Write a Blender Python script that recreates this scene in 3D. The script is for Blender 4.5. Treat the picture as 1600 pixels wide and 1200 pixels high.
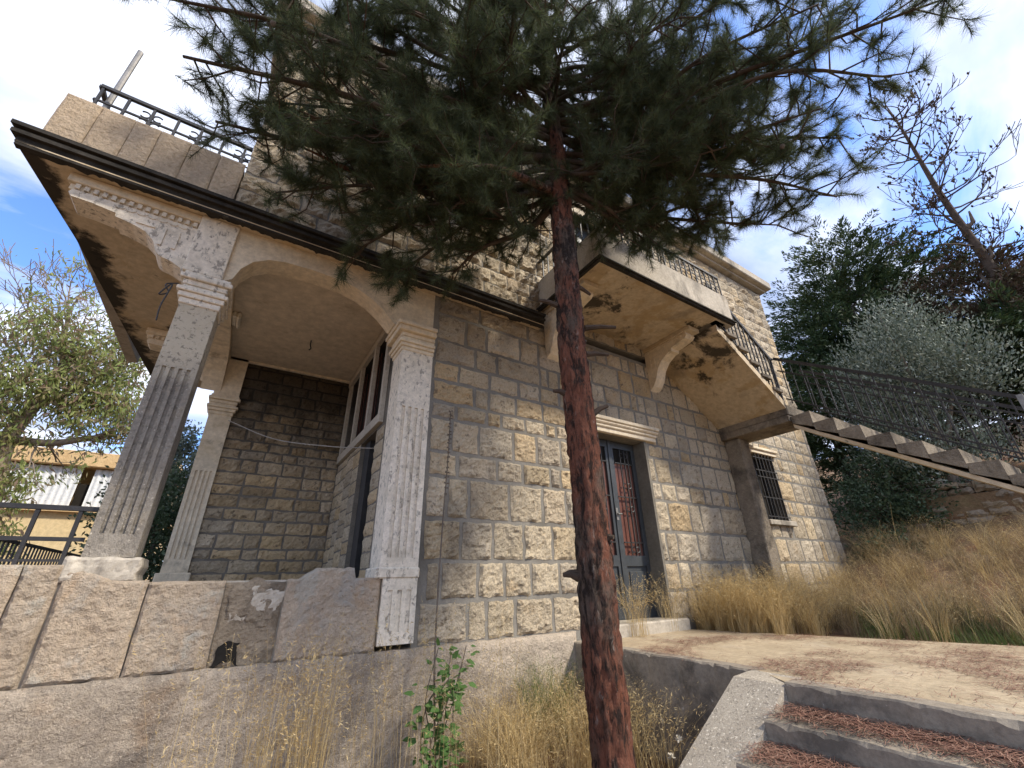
import bpy, math, random
import numpy as np
from math import sin, cos, pi, radians, sqrt, atan2
from mathutils import Vector, Matrix, noise

S = bpy.context.scene
for o in list(bpy.data.objects):
    bpy.data.objects.remove(o, do_unlink=True)
COL = S.collection
rng = np.random.default_rng(7)
random.seed(11)

# ------------------------------------------------------------------ camera
YAW, PIT, ROL = radians(57.046), radians(25.159), radians(-1.258)
fw = Vector((cos(YAW) * cos(PIT), sin(YAW) * cos(PIT), sin(PIT)))
rt = Vector((sin(YAW), -cos(YAW), 0))
up = rt.cross(fw)
rt2 = rt * cos(ROL) + up * sin(ROL)
up2 = -rt * sin(ROL) + up * cos(ROL)
cam = bpy.data.cameras.new('camera')
cam.sensor_width = 36
cam.lens = 36 * 650.92 / 1600
cam.clip_start = 0.05
cam.clip_end = 2000
co = bpy.data.objects.new('camera', cam)
COL.objects.link(co)
mw = Matrix((rt2, up2, -fw)).transposed().to_4x4()
mw.translation = Vector((0, -4, 0))
co.matrix_world = mw
S.camera = co

# ------------------------------------------------------------------ light
SUN = Vector((0.95, -1.28, 1.6)).normalized()
W = bpy.data.worlds.new('World')
S.world = W
W.use_nodes = True
nt = W.node_tree
nt.nodes.clear()
def N(t, typ, **kw):
    n = t.nodes.new(typ)
    for k, v in kw.items():
        if k.startswith('i_'):
            key = k[2:]
            key = int(key) if key.isdigit() else key.replace('_', ' ')
            n.inputs[key].default_value = v
        else:
            setattr(n, k, v)
    return n
def ramp(t, stops):
    r = t.nodes.new('ShaderNodeValToRGB')
    el = r.color_ramp.elements
    while len(el) > 1:
        el.remove(el[0])
    el[0].position = stops[0][0]
    c = stops[0][1]
    el[0].color = (c, c, c, 1) if isinstance(c, (int, float)) else (*c, 1)
    for p, c in stops[1:]:
        e = el.new(p)
        e.color = (c, c, c, 1) if isinstance(c, (int, float)) else (*c, 1)
    return r
sky = N(nt, 'ShaderNodeTexSky', sky_type='NISHITA', sun_disc=False, sun_elevation=math.asin(SUN.z),
        sun_rotation=atan2(SUN.x, SUN.y), altitude=300, air_density=1.0, dust_density=0.6, ozone_density=1.5)
tc = N(nt, 'ShaderNodeTexCoord')
sep = N(nt, 'ShaderNodeSeparateXYZ')
nt.links.new(tc.outputs['Generated'], sep.inputs[0])
zc = N(nt, 'ShaderNodeMath', operation='MAXIMUM', i_1=0.0)
nt.links.new(sep.outputs[2], zc.inputs[0])
za = N(nt, 'ShaderNodeMath', operation='ADD', i_1=0.22)
nt.links.new(zc.outputs[0], za.inputs[0])
dx = N(nt, 'ShaderNodeMath', operation='DIVIDE'); dy = N(nt, 'ShaderNodeMath', operation='DIVIDE')
nt.links.new(sep.outputs[0], dx.inputs[0]); nt.links.new(za.outputs[0], dx.inputs[1])
nt.links.new(sep.outputs[1], dy.inputs[0]); nt.links.new(za.outputs[0], dy.inputs[1])
cmb = N(nt, 'ShaderNodeCombineXYZ')
nt.links.new(dx.outputs[0], cmb.inputs[0]); nt.links.new(dy.outputs[0], cmb.inputs[1])
cn = N(nt, 'ShaderNodeTexNoise', i_Scale=1.35, i_Detail=9.0, i_Roughness=0.56, i_Distortion=0.35)
mp = N(nt, 'ShaderNodeMapping')
mp.inputs['Location'].default_value = (9.3, 0.4, 0.0)
mp.inputs['Scale'].default_value = (0.8, 1.25, 1)
nt.links.new(cmb.outputs[0], mp.inputs[0])
nt.links.new(mp.outputs[0], cn.inputs['Vector'])
cr = ramp(nt, [(0.38, 0.0), (0.48, 0.75), (0.58, 1.0)])
nt.links.new(cn.outputs[0], cr.inputs[0])
cn2 = N(nt, 'ShaderNodeTexNoise', i_Scale=2.6, i_Detail=6.0, i_Roughness=0.5)
nt.links.new(mp.outputs[0], cn2.inputs['Vector'])
cc = ramp(nt, [(0.36, (1.6, 1.9, 2.7)), (0.5, (2.6, 2.85, 3.6)), (0.64, (4.4, 4.55, 4.9))])
nt.links.new(cn2.outputs[0], cc.inputs[0])
mx = N(nt, 'ShaderNodeMixRGB')
nt.links.new(cr.outputs[0], mx.inputs[0])
tint = N(nt, 'ShaderNodeMixRGB', blend_type='MULTIPLY', i_0=1.0)
tint.inputs[2].default_value = (0.58, 0.74, 1.0, 1)
nt.links.new(sky.outputs[0], tint.inputs[1]); nt.links.new(tint.outputs[0], mx.inputs[1]); nt.links.new(cc.outputs[0], mx.inputs[2])
bg = N(nt, 'ShaderNodeBackground', i_Strength=0.15)
nt.links.new(mx.outputs[0], bg.inputs[0])
wo = N(nt, 'ShaderNodeOutputWorld')
nt.links.new(bg.outputs[0], wo.inputs[0])

sl = bpy.data.lights.new('sun', 'SUN')
sl.energy = 2.3
sl.angle = radians(6.0)
sl.color = (1.0, 0.92, 0.79)
so = bpy.data.objects.new('sun', sl)
COL.objects.link(so)
so.rotation_euler = SUN.to_track_quat('Z', 'Y').to_euler()
S.view_settings.view_transform = 'Standard'
S.view_settings.look = 'None'
S.view_settings.exposure = 1.32
S.view_settings.gamma = 1
S.view_settings.use_curve_mapping = False

# ------------------------------------------------------------------ materials
def newmat(name):
    m = bpy.data.materials.new(name)
    m.use_nodes = True
    t = m.node_tree
    t.nodes.clear()
    out = t.nodes.new('ShaderNodeOutputMaterial')
    return m, t, out
def mixc(t, fac, a, b, mode='MIX'):
    n = t.nodes.new('ShaderNodeMixRGB'); n.blend_type = mode
    for i, v in ((0, fac), (1, a), (2, b)):
        if isinstance(v, (int, float)):
            n.inputs[i].default_value = v if i == 0 else (v, v, v, 1)
        elif isinstance(v, tuple):
            n.inputs[i].default_value = (*v, 1)
        else:
            t.links.new(v, n.inputs[i])
    return n.outputs[0]
def tnoise(t, vec, scale, detail=6, rough=0.6, dist=0.0):
    n = N(t, 'ShaderNodeTexNoise', i_Scale=scale, i_Detail=float(detail), i_Roughness=rough, i_Distortion=dist)
    t.links.new(vec, n.inputs['Vector'])
    return n.outputs[0]
def wmat(name, c1, c2, scale=3.0, stains=(), speck=None, rough=0.9, bump=0.4, bscale=25.0, bdist=0.02, vary=0.0,
         hue=None, island=False, stretch=(1, 1, 1), metallic=0.0, spec=0.25, crack=0.0, zst=None, post=()):
    """weathered surface: two tones, stains = [(colour, scale, lo, hi, strength, stretch)], speck = (colour, scale, threshold)"""
    m, t, out = newmat(name)
    g = t.nodes.new('ShaderNodeNewGeometry')
    mpn = N(t, 'ShaderNodeMapping'); mpn.inputs['Scale'].default_value = stretch
    t.links.new(g.outputs['Position'], mpn.inputs[0])
    P = mpn.outputs[0]
    col = mixc(t, 0.0, c1, c2)
    r = ramp(t, [(0.32, 0.0), (0.68, 1.0)])
    t.links.new(tnoise(t, P, scale), r.inputs[0])
    t.links.new(r.outputs[0], col.node.inputs[0])
    if vary or hue:
        oi = t.nodes.new('ShaderNodeObjectInfo')
        v = oi.outputs['Random']
        if island:
            a = N(t, 'ShaderNodeMath', operation='ADD')
            t.links.new(v, a.inputs[0]); t.links.new(g.outputs['Random Per Island'], a.inputs[1])
            fr = N(t, 'ShaderNodeMath', operation='FRACT'); t.links.new(a.outputs[0], fr.inputs[0])
            v = fr.outputs[0]
        if hue:
            hr = ramp(t, hue); hr.color_ramp.interpolation = 'LINEAR'
            t.links.new(v, hr.inputs[0])
            col = mixc(t, 0.75, col, hr.outputs[0])
        if vary:
            w = N(t, 'ShaderNodeMath', operation='MULTIPLY', i_1=37.7); t.links.new(v, w.inputs[0])
            f2 = N(t, 'ShaderNodeMath', operation='FRACT'); t.links.new(w.outputs[0], f2.inputs[0])
            mr = N(t, 'ShaderNodeMapRange'); mr.inputs[3].default_value = 1 - vary; mr.inputs[4].default_value = 1 + vary * 0.6
            t.links.new(f2.outputs[0], mr.inputs[0])
            col = mixc(t, 1.0, col, mr.outputs[0], 'MULTIPLY')
    # fine mottling
    mr = ramp(t, [(0.3, 0.72), (0.7, 1.12)])
    t.links.new(tnoise(t, P, scale * 9, 8, 0.7), mr.inputs[0])
    col = mixc(t, 1.0, col, mr.outputs[0], 'MULTIPLY')
    for st in stains:
        c, sc, lo, hi, stg = st[:5]
        sr = ramp(t, [(lo, 0.0), (hi, stg)])
        PP = P
        if len(st) > 5:
            m2 = N(t, 'ShaderNodeMapping'); m2.inputs['Scale'].default_value = st[5]
            t.links.new(g.outputs['Position'], m2.inputs[0]); PP = m2.outputs[0]
        t.links.new(tnoise(t, PP, sc, 8, 0.68, 0.3), sr.inputs[0])
        col = mixc(t, sr.outputs[0], col, c)
    if zst:
        c, zl, zh, stg, am = zst[:5]
        sz_ = N(t, 'ShaderNodeVectorMath', operation='DOT_PRODUCT'); t.links.new(g.outputs['Position'], sz_.inputs[0]); sz_.inputs[1].default_value = zst[5] if len(zst) > 5 else (0, 0, 1)
        nz_ = N(t, 'ShaderNodeMath', operation='MULTIPLY_ADD', i_1=am); t.links.new(tnoise(t, g.outputs['Position'], 2.3, 8, 0.7), nz_.inputs[0]); t.links.new(sz_.outputs['Value'], nz_.inputs[2])
        mz = N(t, 'ShaderNodeMapRange'); mz.inputs[1].default_value = zl + am * 0.5; mz.inputs[2].default_value = zh + am * 0.5; mz.inputs[3].default_value = 0; mz.inputs[4].default_value = stg
        t.links.new(nz_.outputs[0], mz.inputs[0])
        col = mixc(t, mz.outputs[0], col, c)
    for c, sc, lo, hi, stg in post:
        sr = ramp(t, [(lo, 0.0), (hi, stg)])
        t.links.new(tnoise(t, P, sc, 8, 0.68, 0.3), sr.inputs[0])
        col = mixc(t, sr.outputs[0], col, c)
    if speck:
        c, sc, th = speck
        sr = ramp(t, [(th, 0.0), (th + 0.04, 0.85)])
        t.links.new(tnoise(t, P, sc, 3, 0.5), sr.inputs[0])
        col = mixc(t, sr.outputs[0], col, c)
    if spec < 0.3: col = mixc(t, 1.0, col, (1.06, 1.0, 0.91), 'MULTIPLY')
    b = N(t, 'ShaderNodeBsdfPrincipled', i_Roughness=rough, i_Metallic=metallic)
    b.inputs['Specular IOR Level'].default_value = spec
    t.links.new(col, b.inputs['Base Color'])
    if bump:
        h = tnoise(t, P, bscale, 10, 0.72)
        if crack:
            v = N(t, 'ShaderNodeTexVoronoi', feature='DISTANCE_TO_EDGE', i_Scale=bscale * 0.5)
            t.links.new(P, v.inputs['Vector'])
            cr_ = ramp(t, [(0.0, 0.0), (0.12, 1.0)]); t.links.new(v.outputs['Distance'], cr_.inputs[0])
            h = mixc(t, crack, h, cr_.outputs[0], 'MULTIPLY')
        bn = N(t, 'ShaderNodeBump', i_Strength=bump, i_Distance=bdist)
        t.links.new(h, bn.inputs['Height'])
        t.links.new(bn.outputs[0], b.inputs['Normal'])
    t.links.new(b.outputs[0], out.inputs[0])
    return m
def leafmat(name, cols, trans=0.35, rough=0.6):
    m, t, out = newmat(name)
    g = t.nodes.new('ShaderNodeNewGeometry')
    n = tnoise(t, g.outputs['Position'], 1.3, 4)
    a = N(t, 'ShaderNodeMath', operation='MULTIPLY_ADD', i_1=0.75)
    t.links.new(g.outputs['Random Per Island'], a.inputs[0])
    s = N(t, 'ShaderNodeMath', operation='MULTIPLY', i_1=0.25); t.links.new(n, s.inputs[0])
    t.links.new(s.outputs[0], a.inputs[2])
    r = ramp(t, [(i / (len(cols) - 1), c) for i, c in enumerate(cols)])
    t.links.new(a.outputs[0], r.inputs[0])
    d = N(t, 'ShaderNodeBsdfPrincipled', i_Roughness=rough); d.inputs['Specular IOR Level'].default_value = 0.25
    tr = t.nodes.new('ShaderNodeBsdfTranslucent')
    t.links.new(r.outputs[0], d.inputs['Base Color']); t.links.new(r.outputs[0], tr.inputs[0])
    ms = N(t, 'ShaderNodeMixShader', i_0=trans)
    t.links.new(d.outputs[0], ms.inputs[1]); t.links.new(tr.outputs[0], ms.inputs[2])
    t.links.new(ms.outputs[0], out.inputs[0])
    return m

STONEHUE = [(0.0, (0.54, 0.465, 0.36)), (0.3, (0.63, 0.56, 0.44)), (0.46, (0.58, 0.43, 0.24)), (0.58, (0.64, 0.58, 0.48)), (0.8, (0.47, 0.42, 0.355)), (1.0, (0.64, 0.53, 0.36))]
M = {}
M['stone'] = wmat('stone_limestone', (0.55, 0.48, 0.37), (0.65, 0.58, 0.46), 5, stains=[((0.17, 0.155, 0.135), 0.85, 0.52, 0.68, 0.6), ((0.52, 0.34, 0.15), 2.2, 0.58, 0.72, 0.35), ((0.11, 0.088, 0.066), 15, 0.57, 0.63, 0.65), ((0.12, 0.095, 0.07), 36, 0.57, 0.65, 0.45)],  # the two finest stains paint crevice shade into the stone colour
                  hue=STONEHUE, vary=0.18, island=True, bump=1.0, bscale=30, bdist=0.05)
M['stone_soot_shade'] = wmat('stone_sooted_shaded', (0.52, 0.43, 0.31), (0.62, 0.52, 0.38), 5, stains=[((0.15, 0.125, 0.10), 1.3, 0.54, 0.68, 0.6), ((0.08, 0.065, 0.05), 18, 0.56, 0.63, 0.7)],
                       hue=[(0, (0.52, 0.44, 0.33)), (0.5, (0.60, 0.45, 0.26)), (1, (0.55, 0.49, 0.40))], vary=0.25, island=True, bump=1.0, bscale=26, bdist=0.04, zst=((0.03, 0.025, 0.02), 1.2, 2.5, 0.9, 2.0))  # blacker towards the top: soot and porch shade painted into the colour together
M['mortar'] = wmat('mortar_grey', (0.185, 0.18, 0.17), (0.25, 0.245, 0.23), 6, stains=[((0.09, 0.085, 0.075), 1.1, 0.5, 0.68, 0.6)], bump=0.3, bscale=60, bdist=0.01)
M['mortar_dark'] = wmat('mortar_sooted_shaded', (0.15, 0.14, 0.125), (0.21, 0.195, 0.175), 6, bump=0.3, bscale=60, bdist=0.01, zst=((0.02, 0.018, 0.015), 1.2, 2.5, 0.93, 2.0))  # same rise to black as the stones, soot plus painted shade
M['plaster'] = wmat('plaster_cream', (0.66, 0.585, 0.46), (0.74, 0.675, 0.56), 1.8, stains=[((0.40, 0.30, 0.16), 1.3, 0.55, 0.72, 0.5), ((0.14, 0.13, 0.115), 2.4, 0.60, 0.70, 0.65)], bump=0.12, bscale=40, bdist=0.008)
M['plaster_flake'] = wmat('plaster_flaking', (0.70, 0.66, 0.58), (0.77, 0.73, 0.66), 3, stains=[((0.20, 0.19, 0.175), 22.0, 0.55, 0.61, 0.75, (1, 1, 0.6)), ((0.40, 0.36, 0.29), 2.5, 0.52, 0.68, 0.5)], bump=0.35, bscale=30, bdist=0.012)
M['column'] = wmat('column_lichen', (0.25, 0.235, 0.215), (0.35, 0.33, 0.30), 4, stains=[((0.40, 0.36, 0.30), 5.0, 0.58, 0.66, 0.7)], speck=((0.58, 0.55, 0.49), 55, 0.64), bump=0.9, bscale=45, bdist=0.02, zst=((0.58, 0.53, 0.43), 1.45, 1.8, 0.85, 0.9), post=[((0.15, 0.14, 0.125), 24, 0.54, 0.60, 0.7), ((0.40, 0.33, 0.23), 3, 0.55, 0.68, 0.4)])
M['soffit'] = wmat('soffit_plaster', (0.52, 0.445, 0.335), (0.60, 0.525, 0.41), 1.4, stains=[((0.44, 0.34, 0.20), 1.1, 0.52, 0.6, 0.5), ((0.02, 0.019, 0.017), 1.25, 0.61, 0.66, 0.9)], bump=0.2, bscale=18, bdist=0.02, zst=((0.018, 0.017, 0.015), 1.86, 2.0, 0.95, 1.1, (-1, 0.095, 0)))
M['soffit_dirty'] = wmat('soffit_mouldy', (0.47, 0.395, 0.29), (0.56, 0.485, 0.375), 1.6, stains=[((0.36, 0.265, 0.14), 1.7, 0.50, 0.56, 0.6), ((0.13, 0.12, 0.105), 0.8, 0.50, 0.66, 0.75), ((0.02, 0.019, 0.017), 1.5, 0.57, 0.63, 0.9)], bump=0.3, bscale=18, bdist=0.02)
M['brokenmortar'] = wmat('broken_mortar', (0.27, 0.23, 0.18), (0.36, 0.31, 0.25), 5, stains=[((0.12, 0.10, 0.08), 4, 0.5, 0.62, 0.7)], bump=1.0, bscale=30, bdist=0.03)
M['ceiling'] = wmat('ceiling_plaster', (0.55, 0.485, 0.39), (0.61, 0.545, 0.45), 1.1, stains=[((0.22, 0.17, 0.11), 1.2, 0.56, 0.7, 0.5)], bump=0.06, bscale=20)
M['mould'] = wmat('concrete_mould', (0.018, 0.017, 0.015), (0.05, 0.047, 0.043), 6, stains=[((0.20, 0.19, 0.17), 4.0, 0.62, 0.72, 0.6)], bump=0.6, bscale=25, bdist=0.02)
M['concrete'] = wmat('concrete_old', (0.38, 0.355, 0.315), (0.50, 0.47, 0.42), 3.5, stains=[((0.09, 0.085, 0.078), 1.6, 0.52, 0.66, 0.8, (1, 1, 0.4)), ((0.38, 0.28, 0.16), 2.0, 0.6, 0.72, 0.4)], bump=0.35, bscale=35, bdist=0.012)
M['plinth'] = wmat('plinth_roughcast', (0.50, 0.435, 0.37), (0.60, 0.53, 0.45), 3.0, stains=[((0.16, 0.145, 0.135), 0.8, 0.50, 0.62, 0.75), ((0.46, 0.30, 0.17), 1.3, 0.55, 0.7, 0.5)], speck=((0.66, 0.60, 0.52), 90, 0.64), bump=1.0, bscale=60, bdist=0.035, post=[((0.17, 0.15, 0.135), 40, 0.57, 0.63, 0.55)])
M['slab'] = wmat('slab_pinkstone', (0.60, 0.50, 0.40), (0.68, 0.59, 0.49), 2.5, stains=[((0.42, 0.43, 0.43), 1.6, 0.54, 0.64, 0.65), ((0.48, 0.29, 0.14), 1.4, 0.56, 0.68, 0.5), ((0.2, 0.17, 0.14), 3, 0.62, 0.72, 0.5)],
                 vary=0.2, bump=1.0, bscale=34, bdist=0.05, post=[((0.16, 0.13, 0.10), 26, 0.60, 0.66, 0.55), ((0.50, 0.52, 0.50), 2.6, 0.57, 0.63, 0.5)])
M['slab_upper'] = wmat('slab_beige', (0.58, 0.47, 0.35), (0.65, 0.54, 0.42), 3.0, stains=[((0.26, 0.19, 0.12), 2.2, 0.58, 0.7, 0.45)], vary=0.1, bump=1.0, bscale=26, bdist=0.06)
M['bark'] = wmat('pine_bark', (0.085, 0.062, 0.05), (0.16, 0.12, 0.10), 7, stains=[((0.21, 0.08, 0.05), 2.4, 0.45, 0.55, 0.85, (1, 1, 0.5)), ((0.018, 0.013, 0.011), 17, 0.48, 0.58, 0.92, (1, 1, 0.28)), ((0.33, 0.29, 0.27), 22, 0.60, 0.68, 0.6, (1, 1, 0.35)), ((0.03, 0.022, 0.02), 42, 0.54, 0.62, 0.7, (1, 1, 0.4))],
                 bump=1.0, bscale=34, bdist=0.05, stretch=(1, 1, 0.35))
M['branch'] = wmat('branch_bark', (0.05, 0.038, 0.03), (0.095, 0.07, 0.055), 12, bump=0.5, bscale=40)
M['deadwood'] = wmat('dead_wood', (0.10, 0.085, 0.075), (0.17, 0.145, 0.125), 8, bump=0.4, bscale=30)
M['greywood'] = wmat('grey_bark', (0.19, 0.16, 0.14), (0.28, 0.235, 0.2), 6, bump=0.4, bscale=20)
M['needles'] = leafmat('pine_needles', [(0.03, 0.042, 0.03), (0.048, 0.066, 0.04), (0.075, 0.10, 0.052), (0.12, 0.15, 0.06), (0.13, 0.10, 0.065)], 0.35)
M['litter'] = leafmat('fallen_needles', [(0.10, 0.045, 0.032), (0.18, 0.085, 0.06), (0.28, 0.15, 0.105), (0.38, 0.26, 0.19)], 0.05, 0.8)
M['drygrass'] = leafmat('dry_grass', [(0.36, 0.24, 0.10), (0.50, 0.36, 0.16), (0.60, 0.46, 0.23), (0.66, 0.55, 0.34)], 0.3, 0.7)
M['browngrass'] = leafmat('brown_grass', [(0.15, 0.11, 0.06), (0.26, 0.19, 0.11), (0.38, 0.29, 0.17), (0.18, 0.17, 0.08)], 0.25, 0.7)
M['greengrass'] = leafmat('green_grass', [(0.07, 0.11, 0.025), (0.12, 0.17, 0.045), (0.24, 0.24, 0.09)], 0.35)
M['olive'] = leafmat('olive_leaf', [(0.07, 0.095, 0.06), (0.13, 0.16, 0.115), (0.22, 0.25, 0.20), (0.34, 0.37, 0.32)], 0.15)
M['cypress'] = leafmat('cypress_leaf', [(0.022, 0.042, 0.02), (0.038, 0.066, 0.028), (0.065, 0.10, 0.038), (0.11, 0.12, 0.045)], 0.15)
M['brownleaf'] = leafmat('brown_leaf', [(0.05, 0.035, 0.03), (0.10, 0.06, 0.045), (0.07, 0.075, 0.04), (0.15, 0.07, 0.05)], 0.15)
M['eucalypt'] = leafmat('eucalyptus_leaf', [(0.13, 0.17, 0.06), (0.22, 0.27, 0.09), (0.33, 0.37, 0.12), (0.24, 0.15, 0.12), (0.40, 0.41, 0.2)], 0.5)
M['darkleaf'] = leafmat('dark_leaf', [(0.02, 0.04, 0.018), (0.045, 0.075, 0.035), (0.08, 0.115, 0.06), (0.16, 0.19, 0.13)], 0.2)
M['vine'] = leafmat('vine_leaf', [(0.05, 0.12, 0.03), (0.09, 0.18, 0.05), (0.15, 0.24, 0.07)], 0.35)
M['iron'] = wmat('black_iron', (0.018, 0.017, 0.017), (0.04, 0.036, 0.034), 12, rough=0.55, bump=0.15, bscale=60, spec=0.5)
M['steel'] = wmat('weathered_steel', (0.20, 0.205, 0.21), (0.30, 0.30, 0.31), 6, stains=[((0.16, 0.09, 0.05), 4, 0.62, 0.7, 0.5)], rough=0.5, metallic=0.5, bump=0.05)
M['doorpaint'] = wmat('door_bluegrey', (0.035, 0.04, 0.045), (0.06, 0.066, 0.07), 5, stains=[((0.35, 0.37, 0.38), 3.5, 0.66, 0.70, 0.7)], rough=0.45, bump=0.08, bscale=40, spec=0.5)
M['redpanel'] = wmat('red_brown_panel', (0.11, 0.042, 0.03), (0.16, 0.06, 0.04), 3, rough=0.4, bump=0.03, spec=0.5)
M['stairconc'] = wmat('stair_concrete', (0.20, 0.175, 0.145), (0.31, 0.275, 0.23), 4, stains=[((0.07, 0.062, 0.055), 2.2, 0.48, 0.62, 0.8), ((0.45, 0.41, 0.34), 5, 0.6, 0.7, 0.5)], bump=0.9, bscale=30, bdist=0.03)
M['darkjamb'] = wmat('dark_jamb', (0.13, 0.125, 0.11), (0.20, 0.19, 0.17), 3, bump=0.3, bscale=30)
M['dark'] = wmat('dark_interior', (0.012, 0.011, 0.010), (0.02, 0.018, 0.016), 3, bump=0)
M['frame'] = wmat('frame_greywhite', (0.40, 0.37, 0.32), (0.48, 0.45, 0.40), 3, stains=[((0.2, 0.17, 0.13), 3, 0.6, 0.7, 0.5)], rough=0.6, bump=0.05)
M['lamp'] = wmat('lamp_plastic', (0.62, 0.6, 0.54), (0.68, 0.66, 0.6), 4, rough=0.4, bump=0)
M['cable'] = wmat('cable_grey', (0.30, 0.29, 0.28), (0.38, 0.37, 0.35), 8, rough=0.6, bump=0)
M['corrugated'] = wmat('corrugated_white', (0.62, 0.64, 0.65), (0.72, 0.73, 0.73), 1.5, stains=[((0.4, 0.38, 0.34), 1.0, 0.58, 0.7, 0.4)], rough=0.5, bump=0, spec=0.4)
M['yellowwall'] = wmat('yellow_render', (0.56, 0.45, 0.26), (0.60, 0.50, 0.32), 1.0, bump=0.1)
M['tanstone'] = wmat('tan_stone_edge', (0.50, 0.36, 0.20), (0.62, 0.47, 0.28), 3.0, stains=[((0.25, 0.16, 0.09), 3, 0.58, 0.68, 0.6)], bump=0.5, bscale=10, bdist=0.05)
M['soil'] = wmat('soil_dry', (0.15, 0.10, 0.065), (0.26, 0.19, 0.12), 2.5, stains=[((0.20, 0.085, 0.05), 2, 0.5, 0.65, 0.7), ((0.10, 0.12, 0.05), 0.8, 0.58, 0.7, 0.6)], bump=0.8, bscale=18, bdist=0.04)
M['path'] = wmat('path_concrete', (0.34, 0.285, 0.205), (0.44, 0.375, 0.28), 2.0, stains=[((0.26, 0.15, 0.09), 2.2, 0.58, 0.70, 0.5, (0.5, 1.2, 1)), ((0.36, 0.33, 0.28), 1.5, 0.55, 0.7, 0.6)], bump=0.35, bscale=40, bdist=0.012)
M['aggregate'] = wmat('aggregate_concrete', (0.33, 0.30, 0.26), (0.44, 0.41, 0.36), 5, stains=[((0.15, 0.14, 0.125), 45, 0.54, 0.6, 0.75)], speck=((0.66, 0.63, 0.57), 70, 0.62), bump=0.6, bscale=60, bdist=0.012)
M['riser'] = wmat('riser_concrete', (0.23, 0.205, 0.175), (0.33, 0.30, 0.255), 4, stains=[((0.08, 0.075, 0.07), 2.5, 0.5, 0.62, 0.75)], speck=((0.6, 0.58, 0.53), 11, 0.72), bump=0.4, bscale=40, bdist=0.012)
M['rubble'] = wmat('rubble_stone', (0.22, 0.18, 0.14), (0.32, 0.27, 0.21), 4, vary=0.3, hue=[(0, (0.24, 0.2, 0.15)), (0.5, (0.34, 0.28, 0.21)), (1, (0.2, 0.185, 0.17))], bump=0.6, bscale=15, bdist=0.03)
M['flower'] = leafmat('pale_seedhead', [(0.6, 0.55, 0.45), (0.75, 0.7, 0.6)], 0.3)

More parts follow.
